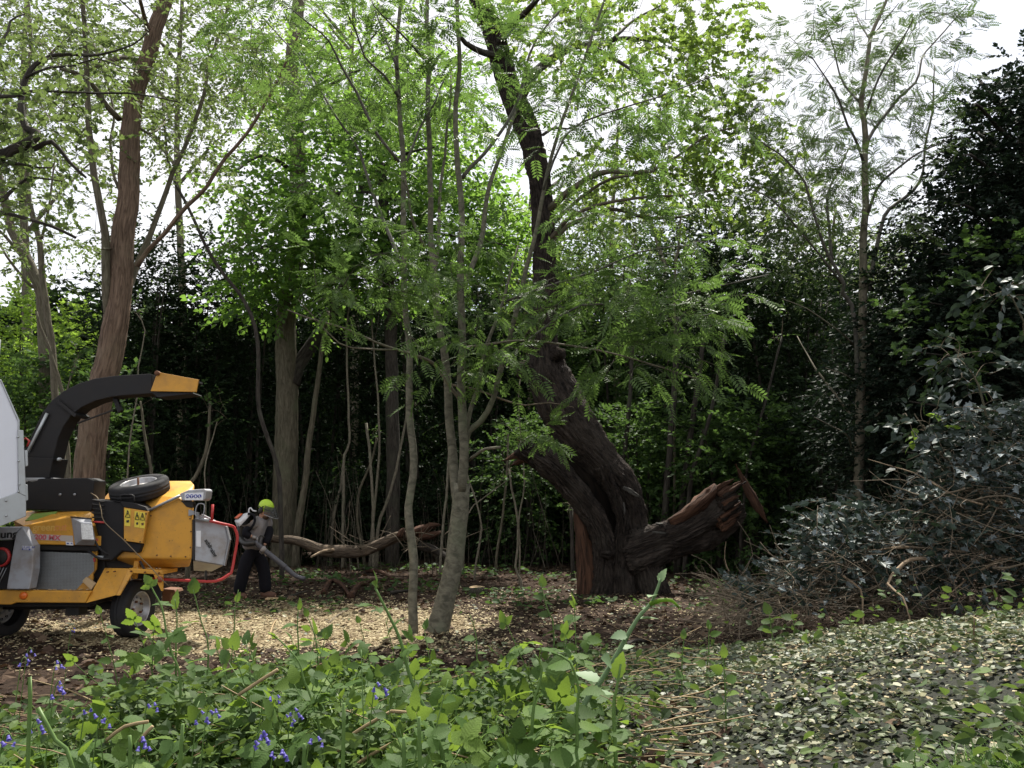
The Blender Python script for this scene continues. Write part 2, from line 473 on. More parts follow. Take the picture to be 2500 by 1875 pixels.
barkmat('wood_dark', (.006, .005, .004), (.022, .015, .011), 24, 3, .8, .05)  # near black: shade inside the oak's hollow is put into the colour
def piecesmat(name, cols, scale, base):
    m, n, out = _new(name)
    b = n.nodes.new('ShaderNodeBsdfPrincipled'); b.inputs['Roughness'].default_value = .8; b.inputs['Specular IOR Level'].default_value = .2
    tcn = n.nodes.new('ShaderNodeTexCoord')
    mp = n.nodes.new('ShaderNodeMapping'); mp.inputs['Scale'].default_value = (scale, scale, scale)
    n.links.new(tcn.outputs['Object'], mp.inputs['Vector'])
    v = n.nodes.new('ShaderNodeTexVoronoi'); n.links.new(mp.outputs[0], v.inputs['Vector'])
    sp = n.nodes.new('ShaderNodeSeparateColor'); n.links.new(v.outputs['Color'], sp.inputs[0])
    r = _ramp(n, cols); n.links.new(sp.outputs[0], r.inputs['Fac'])
    e = n.nodes.new('ShaderNodeTexVoronoi'); e.feature = 'DISTANCE_TO_EDGE'; n.links.new(mp.outputs[0], e.inputs['Vector'])
    bp = n.nodes.new('ShaderNodeBump'); bp.inputs['Strength'].default_value = 1; bp.inputs['Distance'].default_value = .02
    n.links.new(sp.outputs[1], bp.inputs['Height']); n.links.new(bp.outputs[0], b.inputs['Normal'])
    n.links.new(r.outputs['Color'], b.inputs['Base Color']); n.links.new(b.outputs[0], out.inputs[0])
piecesmat('shred_bed', [(.005, .006, .004), (.012, .016, .008), (.006, .007, .005), (.022, .025, .012), (.012, .012, .007)], 40, None)  # almost black: shade in the gaps between pieces is put into the colour
piecesmat('chip_bed', [(.08, .05, .028), (.2, .15, .08), (.33, .26, .15), (.12, .08, .045)], 34, None)
def groundmat():
    m, n, out = _new('soil')
    b = n.nodes.new('ShaderNodeBsdfPrincipled'); b.inputs['Roughness'].default_value = .95; b.inputs['Specular IOR Level'].default_value = .1
    tcn = n.nodes.new('ShaderNodeTexCoord')
    a = n.nodes.new('ShaderNodeTexNoise'); a.inputs['Scale'].default_value = 9; a.inputs['Detail'].default_value = 9; a.inputs['Roughness'].default_value = .7
    n.links.new(tcn.outputs['Object'], a.inputs['Vector'])
    r = _ramp(n, [(.016, .011, .008), (.045, .029, .020), (.085, .06, .042)], [.3, .55, .8]); n.links.new(a.outputs['Fac'], r.inputs['Fac'])
    v = n.nodes.new('ShaderNodeTexVoronoi'); v.inputs['Scale'].default_value = 24
    n.links.new(tcn.outputs['Object'], v.inputs['Vector'])
    hs = n.nodes.new('ShaderNodeMix'); hs.data_type = 'RGBA'; hs.blend_type = 'MULTIPLY'; hs.inputs[0].default_value = .5
    n.links.new(r.outputs['Color'], hs.inputs[6]); n.links.new(v.outputs['Distance'], hs.inputs[7])
    n.links.new(hs.outputs[2], b.inputs['Base Color'])
    bp = n.nodes.new('ShaderNodeBump'); bp.inputs['Strength'].default_value = .8; bp.inputs['Distance'].default_value = .04
    n.links.new(a.outputs['Fac'], bp.inputs['Height']); n.links.new(bp.outputs[0], b.inputs['Normal'])
    n.links.new(b.outputs[0], out.inputs[0])
groundmat()
# ---------------------------------------------------------------- ground
def axis_coords(lo, hi, fine_lo, fine_hi, step):
    f = np.arange(fine_lo, fine_hi + 1e-6, step)
    a = fine_lo - np.cumsum(step * 1.35 ** np.arange(1, 60)); a = a[a > lo][::-1]
    b = fine_hi + np.cumsum(step * 1.35 ** np.arange(1, 60)); b = b[b < hi]
    return np.concatenate([[lo], a, f, b, [hi]])
gx = axis_coords(-500, 500, -11, 11, .13)
gy = axis_coords(-60, 900, .4, 22, .13)
GX, GY = np.meshgrid(gx, gy, indexing='ij')
GV = np.stack([GX, GY, gz(GX, GY)], -1).reshape(-1, 3)
i, j = np.meshgrid(np.arange(len(gx) - 1), np.arange(len(gy) - 1), indexing='ij')
ny = len(gy)
GF = np.stack([i * ny + j, (i + 1) * ny + j, (i + 1) * ny + j + 1, i * ny + j + 1], -1).reshape(-1, 4)
ground = mk('ground', GV, [GF], MAT['soil'])
tag(ground, 'bare brown woodland floor of soil and leaf litter', 'ground', kind='structure')

# beds of shredded leaves and of wood chips lying on it
def bed(name, mat, keep, xs, ys, step, label, cat):
    a = np.arange(*xs, step); b = np.arange(*ys, step); A, B = np.meshgrid(a, b, indexing='ij')
    V = np.stack([A, B, gz(A, B) + .006], -1).reshape(-1, 3)
    i, j = np.meshgrid(np.arange(len(a) - 1), np.arange(len(b) - 1), indexing='ij'); m_ = len(b)
    F = np.stack([i * m_ + j, (i + 1) * m_ + j, (i + 1) * m_ + j + 1, i * m_ + j + 1], -1).reshape(-1, 4)
    c = V[F].mean(1)
    F = F[keep(c[:, 0], c[:, 1])]
    tag(mk(name, V, [F], MAT[mat]), label, cat, kind='structure')
def mound_f(x, y):
    return sstep(.0, 1.6, x + .10 * (y - 3)) * sstep(9.5, 6.2, y)
def chips_far(x, y):
    core = np.exp(-(((x + 2.9) / 2.0) ** 2 + ((y - 10.9) / 1.7) ** 2))
    band = .5 * sstep(-8, -5.5, x) * sstep(.5, -1.2, x) * sstep(13.5, 11, y) * sstep(8.2, 9.4, y) * (.35 + .65 * (wob(x, y, 1.4) > -.1))
    thin = .10 * sstep(17, 12, y)
    return np.clip(core * 1.3 + band + thin, 0, 1)
bed('leafy_mound', 'shred_bed', lambda x, y: mound_f(x, y) + .12 * wob(x, y, 3.) > .3, (-.8, 7.5), (1.2, 9.4), .11, 'mound of shredded leaves and chips at lower right', 'mound')
bed('chip_bed', 'chip_bed', lambda x, y: chips_far(x, y) + .2 * wob(x, y, 3.) > .7, (-7, 1), (8.2, 13.5), .11, 'bed of fresh chips round the worker and chipper', 'chips')

# ---------------------------------------------------------------- leaf templates: leaf runs along +x from the origin, face up +z
def T(verts, *groups):
    return np.array(verts, float), [np.array(g) for g in groups]
KITE = T([(0, 0, 0), (.45, .3, .07), (1, 0, -.05), (.45, -.3, .07)], [(0, 2, 1), (0, 3, 2)])
OVATE = T([(0, 0, 0), (.25, .3, .05), (.65, .26, .04), (1, 0, -.10), (.65, -.26, .04), (.25, -.3, .05), (.5, 0, 0)],
          [(0, 6, 2, 1), (6, 3, 2, 2), (0, 5, 4, 6), (6, 4, 3, 3)])
OVATE = (OVATE[0], [np.array([(0, 6, 2, 1), (0, 5, 4, 6)]), np.array([(6, 3, 2), (6, 4, 3)])])
LOBED = T([(0, 0, 0), (.18, .42, .03), (.42, .30, 0), (.55, .5, -.04), (.72, .24, 0), (1, 0, -.12), (.72, -.24, 0), (.55, -.5, -.04), (.42, -.30, 0), (.18, -.42, .03)],
          [(0, 2, 1), (0, 4, 2), (2, 4, 3), (0, 5, 4), (0, 6, 5), (0, 8, 6), (8, 7, 6), (0, 9, 8)])
SPINY = T([(0, 0, 0), (.2, .16, .0), (.28, .34, .10), (.42, .2, 0), (.58, .34, .10), (.7, .17, 0), (1, 0, -.1), (.7, -.17, 0), (.58, -.34, .10), (.42, -.2, 0), (.28, -.34, .10), (.2, -.16, 0)],
          [(0, 3, 1), (1, 3, 2), (0, 5, 3), (3, 5, 4), (0, 6, 5), (0, 7, 6), (0, 9, 7), (9, 8, 7), (0, 11, 9), (11, 10, 9)])
RAG = T([(0, 0, 0), (.3, .26, .08), (.75, .3, -.02), (1, .02, .06), (.7, -.22, .1), (.2, -.3, .02)], [(0, 2, 1), (0, 3, 2), (0, 4, 3), (0, 5, 4)])
def pinnate(pairs=5, ll=.3, droop=.28):
    V, F = [], []
    def zc(t): return -droop * t * t
    def leaflet(t, ang, L):
        b = len(V)
        c, s = math.cos(ang), math.sin(ang)
        for (a, w_, z) in ((0, 0, 0), (.5, .19, .03), (1, 0, -.06), (.5, -.19, .03)):
            x, y = a * L, w_ * L
            V.append((t + x * c - y * s, x * s + y * c, zc(t) + z * L - .12 * abs(s) * a * L))
        F.extend([(b, b + 2, b + 1), (b, b + 3, b + 2)])
    for k in range(pairs):
        t = .22 + .68 * k / (pairs - 1)
        L = ll * (1 - .25 * abs(k / (pairs - 1) - .45))
        leaflet(t, R(62), L); leaflet(t, -R(62), L)
    leaflet(.93, 0, ll * .95)
    b = len(V)
    V.extend([(0, -.008, 0), (0, .008, 0), (.5, .007, zc(.5)), (.5, -.007, zc(.5)), (.95, .005, zc(.95)), (.95, -.005, zc(.95))])
    F.extend([(b, b + 2, b + 1), (b, b + 3, b + 2), (b + 3, b + 4, b + 2), (b + 3, b + 5, b + 4)])
    return np.array(V), [np.array(F)]
PINN = pinnate(6, .34)

def place(template, pos, d, n, size):
    """copies of a template: pos (N,3), leaf direction d, face normal n, size (N,)"""
    tv, tg = template
    d = norm(d); s = norm(np.cross(n, d)); n = np.cross(d, s)
    V = pos[:, None, :] + size[:, None, None] * (tv[None, :, 0:1] * d[:, None, :] + tv[None, :, 1:2] * s[:, None, :] + tv[None, :, 2:3] * n[:, None, :])
    N, k = len(pos), len(tv)
    off = (np.arange(N) * k)[:, None, None]
    return V.reshape(-1, 3), [(g[None] + off).reshape(-1, g.shape[1]) for g in tg]

def rand_unit(N):
    return norm(rng.normal(size=(N, 3)))

def in_blobs(blobs, n, shell=.0):
    """n points spread over ellipsoids (u, v, Y, ru px, rv px, ry m), more in the larger ones"""
    wts = np.array([b[3] * b[4] * (b[6] if len(b) > 6 else 1.0) for b in blobs], float)
    pick = rng.choice(len(blobs), n, p=wts / wts.sum())
    out = np.zeros((n, 3)); cen = np.zeros((n, 3))
    for k, b in enumerate(blobs):
        m = pick == k; c = int(m.sum())
        if not c: continue
        q = rand_unit(c) * (shell + (1 - shell) * rng.random(c) ** (1 / 3))[:, None]
        p0 = P(b[0], b[1], b[2]); s = b[2] / FPX
        out[m] = p0 + q * np.array((b[3] * s, b[5], b[4] * s))
        cen[m] = p0
    return out, cen

def sprays(base, dirs, L, nleaf, leaf, size, upn=.55, droop=.25, spread=.9):
    """leafy twig ends; returns leaf mesh arrays and the twig paths"""
    N = len(base)
    dirs = norm(dirs)
    side = norm(np.cross(dirs, np.array((0, 0, 1.0))) + 1e-3)
    ts = np.linspace(0, 1, 3)
    path = base[:, None, :] + dirs[:, None, :] * (L[:, None] * ts)[..., None]
    path[:, :, 2] -= droop * L[:, None] * ts ** 2
    pos, d, nn, sz = [], [], [], []
    for k in range(nleaf):
        t = (k + .7) / nleaf
        p = base + dirs * (L * t)[:, None]; p[:, 2] -= droop * L * t * t
        sg = 1 if k % 2 else -1
        ld = dirs * (.45 + .6 * t) + sg * side * spread * (1.05 - .6 * t) + rng.normal(size=(N, 3)) * .28
        ld[:, 2] -= droop * .8
        pos.append(p); d.append(ld)
        nn.append(np.array((0, 0, 1.0)) + rng.normal(size=(N, 3)) * upn)
        sz.append(size * rng.uniform(.65, 1.2, N))
    V, G = place(leaf, np.concatenate(pos), np.concatenate(d), np.concatenate(nn), np.concatenate(sz))
    return V, G, path

def grow(skel, targets, bend=.12):
    """join every target to the nearest wood already grown; returns twig paths"""
    skel = np.asarray(skel, float)
    K = 5
    S = np.zeros((len(skel) + len(targets) * (K - 1), 3)); S[:len(skel)] = skel; m = len(skel)
    dmin = np.array([np.min(np.sum((skel - t) ** 2, 1)) for t in targets])
    paths = np.zeros((len(targets), K, 3)); ts = np.linspace(0, 1, K)
    for q in np.argsort(dmin):
        t = targets[q]
        dv = S[:m] - t
        dd = np.sum(dv ** 2, 1) + np.where(dv[:, 2] > 0, .6, 0) * dv[:, 2] ** 2
        a = S[int(np.argmin(dd))]
        ln = np.linalg.norm(t - a)
        p = a + (t - a) * ts[:, None]
        p += rng.normal(size=3) * bend * .6 * ln * np.sin(math.pi * ts)[:, None]
        p[:, 2] += bend * ln * np.sin(math.pi * ts)
        p[-1] = t
        paths[q] = p
        S[m:m + K - 1] = p[1:]; m += K - 1
    return paths

def stem_pts(px, Y0, Y1=None):
    Y1 = Y0 if Y1 is None else Y1
    n = len(px)
    return np.array([P(u, v, Y0 + (Y1 - Y0) * k / max(1, n - 1)) for k, (u, v) in enumerate(px)])

def drop_to_ground(pts, sink=.12):
    p = np.asarray(pts, float)
    p[0, 2] = float(gz(p[0, 0], p[0, 1])) - sink
    return p

class Tree:
    def __init__(s, name, label, cat, base, group=None):
        s.loc = np.array((base[0], base[1], float(gz(base[0], base[1]))))
        s.root = empty(name, s.loc, label, cat, group)
        s.skel = []
        s.seed = rng.random() * 9
    def stem(s, px, Y0, Y1, w0, w1, mat, name='trunk', sides=10, rough=.05, grounded=False, step=.25, flare=0.0, sk=True, ridge=0.0, nr=17):
        pts = stem_pts(px, Y0, Y1)
        if grounded: pts = drop_to_ground(pts)
        Ym = (Y0 + Y1) / 2
        rad = np.linspace(w0, w1, len(pts)) * Ym / FPX / 2
        p, r = resample(pts, rad, step)
        if flare:
            h = p[:, 2] - p[0, 2]
            r = r * (1 + flare * np.exp(-h / .22))
        p = p + .012 * np.stack([wob(p[:, 2], p[:, 1], 3, s.seed), wob(p[:, 2], p[:, 0], 2.3, 1 + s.seed), 0 * p[:, 0]], -1)
        V, g, uv = tube_arrays(p, r, sides, rough, s.seed, ridge=ridge, nr=nr)
        if sk: s.skel.append(p[::2])
        return mk(name, V, g, MAT[mat], s.root, uv=uv)
    def leaves(s, blobs, n, leaf, size, mat, twig='twig', L=(.35, .7), nleaf=8, join=True, droop=.25, upn=.55, out=.5, twr=.004, name='foliage', maxjoin=9.0, shell=0.0):
        base, cen = in_blobs(blobs, n, shell)
        d = norm(base - cen) * out + rng.normal(size=(n, 3)) * .5 + np.array((0, 0, .12))
        d[:, 2] *= .6
        ln = rng.uniform(*L, n)
        tw_paths, tw_r = [], []
        if join and s.skel:
            sk = np.vstack(s.skel)
            pth = grow(sk, base)
            seglen = np.linalg.norm(pth[:, -1] - pth[:, 0], axis=1)
            ok = seglen < maxjoin
            r0 = np.clip(.0035 + .006 * seglen, .004, .03)
            tv, tf = many_tubes(pth[ok], (r0[ok, None] * np.linspace(1, .45, 5)[None]), 3)
            mk('twig', tv, [tf], MAT[twig], s.root, 'stuff', np.tile([[0, 0], [.02, 0], [.02, .3], [0, .3]], (len(tf), 1)))
            d = norm(d) + norm(base - pth[:, -2]) * .8
        V, G, sp = sprays(base, d, ln, nleaf, leaf, size, upn, droop)
        sp = sp[:max(4, n // 3 if not join else n * 3 // 4)]
        tv, tf = many_tubes(sp, np.full((len(sp), 3), twr) * np.linspace(1, .4, 3), 3)
        mk('shoot', tv, [tf], MAT[twig], s.root, 'stuff', np.tile([[0, 0], [.02, 0], [.02, .3], [0, .3]], (len(tf), 1)))
        return mk(name, V, G, MAT[mat], s.root, 'stuff', smooth=False)
# ---------------------------------------------------------------- the stand of rowans in the middle
YR = 10.1
b0 = P(1008, 1537, YR)
t = Tree('rowan_tree', 'slender single grey rowan stem standing just left of the forked rowan', 'tree', b0)
t.stem([(1008, 1540), (1008, 1460), (1010, 1366), (1000, 1289), (997, 1238), (1010, 1161), (1007, 1084), (999, 1007), (1000, 931), (999, 854), (992, 777), (987, 690), (986, 548), (984, 422), (982, 337), (973, 253), (970, 169), (969, 105), (978, 0), (984, -160)],
       YR, YR + .3, 22, 9, 'bark_smooth', grounded=True, flare=.12, sides=12)
for px, ya, yb, wa, wb in (
    (cc(CB, [(890, 940), (760, 780), (640, 540), (550, 380), (480, 240), (380, 150), (250, 40)]), YR, YR - 1.2, 9, 3),
    (cc(CB, [(905, 1560), (800, 1280), (720, 1080), (660, 880), (500, 640), (330, 360), (250, 270), (80, 80)]), YR, YR + 1.4, 9, 3),
    (cc(CB, [(885, 560), (800, 430), (690, 330), (640, 180), (560, 20)]), YR, YR - .8, 8, 3),
    (cc(CB, [(878, 400), (820, 250), (770, 120), (720, -20)]), YR, YR + .8, 8, 3),
    (cc(CB, [(1030, 340), (930, 230), (850, 150), (740, 30)]), YR + .3, YR - .8, 8, 3),
    (cc(CB, [(930, 940), (1000, 760), (1090, 600), (1160, 440), (1290, 300)]), YR, YR + .8, 7, 3)):
    t.stem(px, ya, yb, wa, wb, 'bark_rowan_far', 'branch', 6)
t.leaves([(760, 110, YR, 230, 150, 1.8), (900, 160, YR, 150, 160, 1.6), (800, 420, YR, 130, 120, 1.4, .6), (660, 60, YR - .5, 150, 100, 1.4), (1000, 60, YR, 140, 110, 1.4)], 165, PINN, .22, 'leaf_rowan', 'twig_dark', (.3, .6), 6)

t = Tree('rowan_tree', 'large grey rowan forking low into several tall stems, centre of the clearing', 'tree', P(1070, 1527, YR + .2))
Y = YR + .2
t.stem([(1058, 1535), (1080, 1494), (1100, 1417), (1115, 1315), (1125, 1238), (1129, 1180)], Y, Y, 48, 40, 'bark_smooth', grounded=True, flare=.35, sides=16, rough=.035)
t.stem([(1122, 1255), (1114, 1200), (1107, 1150), (1102, 1084), (1097, 1007), (1092, 931), (1084, 854), (1069, 777), (1062, 700), (1056, 620), (1051, 570), (1051, 422), (1045, 295), (1047, 169), (1043, 63), (1043, -120)], Y, Y + .5, 24, 10, 'bark_smooth', 'stem', 12, .03)
t.stem([(1129, 1200), (1131, 1140), (1132, 1084), (1128, 1007), (1127, 931), (1128, 854), (1125, 700), (1125, 600), (1127, 548), (1123, 443), (1113, 359), (1113, 253), (1123, 169), (1117, 63), (1115, -120)], Y - .05, Y - .4, 25, 9, 'bark_smooth', 'stem', 12, .03)
t.stem([(1136, 1085), (1146, 1052), (1174, 1028), (1205, 972), (1223, 905), (1250, 800), (1275, 700), (1292, 633), (1313, 548), (1326, 464), (1347, 380), (1374, 295), (1428, 139), (1470, 21), (1500, -80)], Y, Y - .9, 16, 6, 'bark_smooth', 'stem', 10, .03)
t.stem([(1138, 1060), (1150, 1000), (1169, 931), (1184, 854), (1215, 777), (1240, 690), (1265, 600)], Y, Y + .4, 12, 5, 'bark_smooth', 'stem', 8, .03)
t.stem(cc(CB, [(1250, 1660), (1330, 1500), (1370, 1350), (1395, 1150), (1430, 1010), (1500, 820), (1560, 650), (1600, 520), (1640, 380)]), Y + .2, Y + 1.0, 14, 7, 'bark_smooth', 'stem', 8, .03)
t.stem(cc(CB, [(1255, 1030), (1300, 970), (1370, 900), (1450, 800), (1520, 700), (1580, 560), (1620, 400), (1680, 230), (1830, 40)]), Y - .2, Y + .2, 11, 5, 'bark_rowan_far', 'branch', 8, .03)
t.stem(cc(CB, [(1090, 1660), (1115, 1400), (1125, 1100), (1150, 900), (1180, 600), (1190, 420)]), Y + .3, Y + .8, 10, 5, 'bark_smooth', 'branch', 8, .03)
t.stem(cc(CB, [(1040, 1440), (970, 1280), (945, 1150), (925, 1040)]), Y + .3, Y - .2, 9, 5, 'bark_smooth', 'branch', 8, .03)
t.stem(cc(C6, [(1045, 600), (1030, 550), (970, 470), (900, 370), (830, 335), (720, 300), (610, 260), (480, 200), (300, 150), (200, 110)]), Y, Y - 1.6, 11, 3, 'bark_sapling', 'branch', 8, .03)
t.stem(cc(C6, [(720, 300), (560, 295), (450, 270), (330, 150), (250, 60)]), Y - .9, Y - 1.8, 5, 2, 'bark_sapling', 'branch', 6, .03)
t.stem(cc(C6, [(1055, 830), (1120, 783), (1160, 770), (1215, 765)]), Y, Y - .5, 8, 7, 'bark_smooth', 'branch', 8, .03)
t.stem(cc(C6, [(970, 465), (1100, 490), (1230, 540), (1330, 565), (1440, 552), (1560, 575)]), Y, Y - .5, 6, 2, 'twig', 'branch', 6, .03)
t.stem([(1130, 850), (1230, 835), (1300, 832), (1450, 853), (1560, 880), (1700, 925)], Y - .3, Y - 1.4, 7, 3, 'bark_sapling', 'branch', 6, .03)
t.stem([(1235, 735), (1330, 700), (1460, 660), (1560, 615), (1680, 600)], Y - .4, Y - 1.4, 7, 3, 'bark_rowan_far', 'branch', 6, .03)
t.stem([(1230, 880), (1330, 800), (1420, 745), (1560, 740), (1750, 700), (1880, 670)], Y - .4, Y - 1.0, 7, 3, 'bark_rowan_far', 'branch', 6, .03)
t.stem([(1326, 464), (1380, 330), (1470, 280), (1600, 240), (1730, 190)], Y - .8, Y - 1.8, 7, 3, 'bark_rowan_far', 'branch', 6, .03)
t.leaves([(1160, 700, Y - .6, 130, 110, 1.1), (1120, 860, Y - .9, 150, 60, .8, .9), (900, 690, Y - 1.2, 170, 90, .8, .8), (1030, 590, Y - .8, 130, 80, 1.0, .9),
          (1500, 720, Y - 1.0, 190, 110, .9), (1660, 760, Y - 1.2, 170, 90, .8, .8), (1560, 880, Y - 1.3, 170, 60, .6, .7), (1380, 110, Y - .3, 130, 130, 1.4), (1460, 300, Y - 1, 200, 110, 1.0, .9),
          (1640, 300, Y - 1.3, 170, 130, .9, .6), (1130, 130, Y, 150, 140, 1.3), (1180, 420, Y, 80, 120, 1.2, .3), (1500, 540, Y - 1, 190, 80, .8, .6), (1720, 640, Y - 1.2, 140, 60, .6, .7)],
         370, PINN, .225, 'leaf_rowan', 'twig_dark', (.25, .55), 6, droop=.32)
# the bright spray that hangs in front of the oak
t.leaves([(1325, 1062, Y - .5, 40, 24, .15)], 7, PINN, .24, 'leaf_rowan', 'twig', (.2, .3), 5, join=False, name='hanging_leaves')

# ---------------------------------------------------------------- rowan on the right, seen against the sky
Y = 13.0
t = Tree('rowan_tree', 'sparse grey rowan against white sky on the right, base hidden by cut holly', 'tree', P(2090, 1460, Y))
t.stem([(2088, 1462), (2091, 1300), (2098, 1134), (2100, 989), (2105, 845), (2107, 700), (2108, 600), (2112, 506), (2112, 380), (2110, 295), (2102, 253), (2114, 177), (2125, 93), (2150, 34), (2175, -40), (2190, -160)], Y, Y, 26, 6, 'bark_sapling', grounded=True, sides=12, flare=.2, rough=.03)
far_b = [(cc(C7, [(815, 480), (810, 300), (790, 100), (740, 30)]) + cc(CD, [(620, 1640), (530, 1480), (480, 1350), (430, 1200), (390, 1060), (310, 960), (240, 890), (150, 830)]), 13, 4),
         (cc(CD, [(545, 1500), (530, 1300), (520, 1130), (600, 960), (650, 850)]), 9, 4),
         (cc(CD, [(600, 1640), (480, 1480), (340, 1310), (200, 1150), (60, 1090)]), 7, 3),
         (cc(CD, [(765, 1680), (800, 1450), (850, 1250), (920, 1180), (1020, 1100), (1075, 1000), (1085, 850), (1120, 700), (1135, 560), (1140, 380)]), 11, 4),
         (cc(CD, [(745, 1260), (800, 1110), (850, 1040), (960, 950), (1060, 880), (1200, 820)]), 9, 3),
         (cc(CD, [(745, 870), (760, 800), (830, 700), (930, 570), (1030, 480), (1060, 380), (1090, 300), (1200, 180), (1330, 30)]), 10, 3),
         (cc(CD, [(735, 950), (700, 840), (640, 720), (590, 580), (520, 460), (430, 330)]), 9, 3),
         (cc(CD, [(720, 600), (660, 540), (590, 430), (560, 280), (500, 120)]), 7, 3),
         (cc(CD, [(740, 680), (790, 520), (860, 370), (960, 220), (1020, 110)]), 7, 3),
         (cc(CD, [(775, 240), (700, 120), (660, 20)]), 5, 2),
         (cc(CD, [(790, 200), (850, 120), (930, 20)]), 5, 2),
         (cc(C7, [(845, 640), (880, 530), (930, 420), (970, 260), (1000, 190), (1070, 60)]), 8, 3),
         (cc(C7, [(850, 700), (950, 620), (1080, 510), (1180, 430)]), 5, 2),
         (cc(C7, [(855, 310), (940, 250), (1020, 190), (1200, 150), (1380, 160)]), 5, 2),
         (cc(C7, [(800, 860), (770, 760), (690, 710), (600, 660)]), 6, 2),
         (cc(C7, [(790, 660), (700, 540), (600, 410), (560, 340), (510, 250)]), 7, 2),
         (cc(C7, [(800, 300), (740, 240), (690, 200), (560, 110), (430, 60)]), 6, 2),
         (cc(C7, [(855, 960), (920, 860), (1000, 760), (1090, 660)]), 7, 3),
         (cc(C7, [(800, 480), (740, 440), (655, 412)]), 4, 2)]
for q, (px, wa, wb) in enumerate(far_b):
    t.stem(px, Y, Y + (1.3 if q % 2 else -1.3), wa, wb, 'bark_rowan_far' if q < 11 else 'bark_sapling', 'branch', 6)
t.leaves([(2110, 100, Y, 210, 130, 1.6), (1960, 200, Y, 130, 190, 1.4, .8), (2240, 170, Y, 150, 130, 1.4, .8), (1930, 440, Y - .6, 160, 130, 1.3), (2080, 380, Y, 210, 160, 1.5, .9), (2260, 400, Y, 130, 140, 1.3, .8), (2030, 580, Y - .8, 170, 90, 1.2, .6), (2230, 600, Y, 120, 100, 1.2, .6)],
         400, PINN, .20, 'leaf_rowan_silhouette', 'twig_dark', (.3, .6), 6)

# ---------------------------------------------------------------- the leaning hollow oak
Y = 14.5
t = Tree('oak_tree', 'huge leaning dark oak with split hollow base and snapped side limb', 'tree', P(1500, 1440, Y))
def oak_part(name, px, Ys, ws, mat='bark_oak', sides=30, rough=.10, seed=0, flat=1.0, sk=False):
    pts = np.array([P(*C5(x, y), yy) for (x, y), yy in zip(px, Ys)])
    rad = np.array(ws) * .4219 * Y / FPX / 2
    p, r = resample(pts, rad, .06)
    big = mat == 'bark_oak'
    V, g, uv = tube_arrays(p, r, sides * 3 if big else sides, rough, seed, True, flat, ridge=.04 if big else .02, nr=17)
    if sk: t.skel.append(p[::3])
    return mk(name, V, g, MAT[mat], t.root, uv=uv)
up = cc(CC, [(315, 1640), (308, 1500), (300, 1350), (292, 1200), (280, 1050), (240, 850), (205, 740), (160, 640), (100, 500), (40, 300), (0, 150), (-70, 0), (-160, -200)])
inv5 = lambda u, v: ((u - 1150) / .4219, (v - 800) / .4219)
upl = [inv5(*q) for q in up[::-1]]
oak_part('trunk', upl + [(418, 60), (430, 160), (455, 290), (510, 430), (590, 560), (680, 680), (770, 790), (860, 900), (915, 1030), (940, 1180), (950, 1330), (955, 1440), (965, 1580)],
         [Y] * len(upl) + [Y + .05] * 13, [96, 108, 118, 124, 130, 140, 142, 132, 124, 126, 130, 134, 145] + [165, 180, 245, 280, 270, 235, 205, 195, 175, 158, 150, 170, 215, 265], rough=.075, seed=1.3, sk=True)
oak_part('leg', [(270, 690), (350, 730), (450, 790), (560, 900), (660, 1020), (735, 1140), (775, 1260), (780, 1380), (770, 1560)], [Y - .35, Y - .3, Y - .3, Y - .25, Y - .2, Y - .2, Y - .2, Y - .2, Y - .2],
         [95, 120, 138, 135, 132, 130, 138, 160, 195], rough=.12, seed=4.1)
oak_part('leg', [(760, 800), (800, 900), (845, 1010), (875, 1110), (868, 1200), (862, 1320), (870, 1560)], [Y - .28] * 7, [70, 66, 62, 60, 66, 95, 150], rough=.13, seed=2.2)
oak_part('hollow_wood', [(560, 640), (640, 760), (700, 860), (760, 1000), (810, 1120), (830, 1250), (840, 1540)], [Y + .22] * 7, [120, 165, 175, 150, 130, 150, 200], 'wood_dark', 24, .14, 6.0)  # back wall coloured almost black for the shade in the hollow
oak_part('stripped_wood', [(610, 1060), (640, 1160), (660, 1280), (672, 1400), (680, 1560)], [Y - .12] * 5, [40, 90, 110, 125, 150], 'wood_rot', 20, .12, 3.3)
oak_part('root_flare', [(900, 1180), (960, 1300), (1000, 1400), (1030, 1560)], [Y - .1] * 4, [120, 160, 190, 225], rough=.18, seed=7.7)
oak_part('limb', [(880, 1330), (980, 1290), (1110, 1240), (1230, 1190), (1340, 1130), (1440, 1060), (1500, 1010)], [Y - .1, Y - .1, Y, Y, Y + .1, Y + .2, Y + .25], [230, 240, 215, 220, 260, 290, 250], rough=.17, seed=5.0)
oak_part('broken_wood', [(1150, 1130), (1250, 1080), (1330, 1010), (1395, 945), (1410, 905)], [Y - .2, Y - .2, Y - .2, Y - .2, Y - .15], [50, 85, 90, 66, 12], 'wood_rot', 18, .2, 1.1)
oak_part('splinter', [(1530, 790), (1575, 880), (1620, 970), (1665, 1050), (1715, 1130)], [Y + .1, Y + .1, Y + .05, Y, Y], [3, 34, 52, 48, 8], 'wood_rot', 12, .16, 4.2, .45)
for (x, y, a, b) in ((330, 700, 180, 772), (340, 730, 225, 800), (330, 760, 255, 735), (300, 690, 270, 640)):
    oak_part('splinter', [(x, y), ((x + a) / 2, (y + b) / 2 + 6), (a, b)], [Y - .3] * 3, [60, 36, 4], 'wood_rot', 10, .25, x * .1, .6)
oak_part('knot', [(270, 225), (300, 240), (345, 260)], [Y - .15] * 3, [60, 110, 60], rough=.2, seed=9)
oak_part('knot', [(470, 130), (500, 160), (520, 190)], [Y - .2] * 3, [50, 100, 50], rough=.2, seed=3)
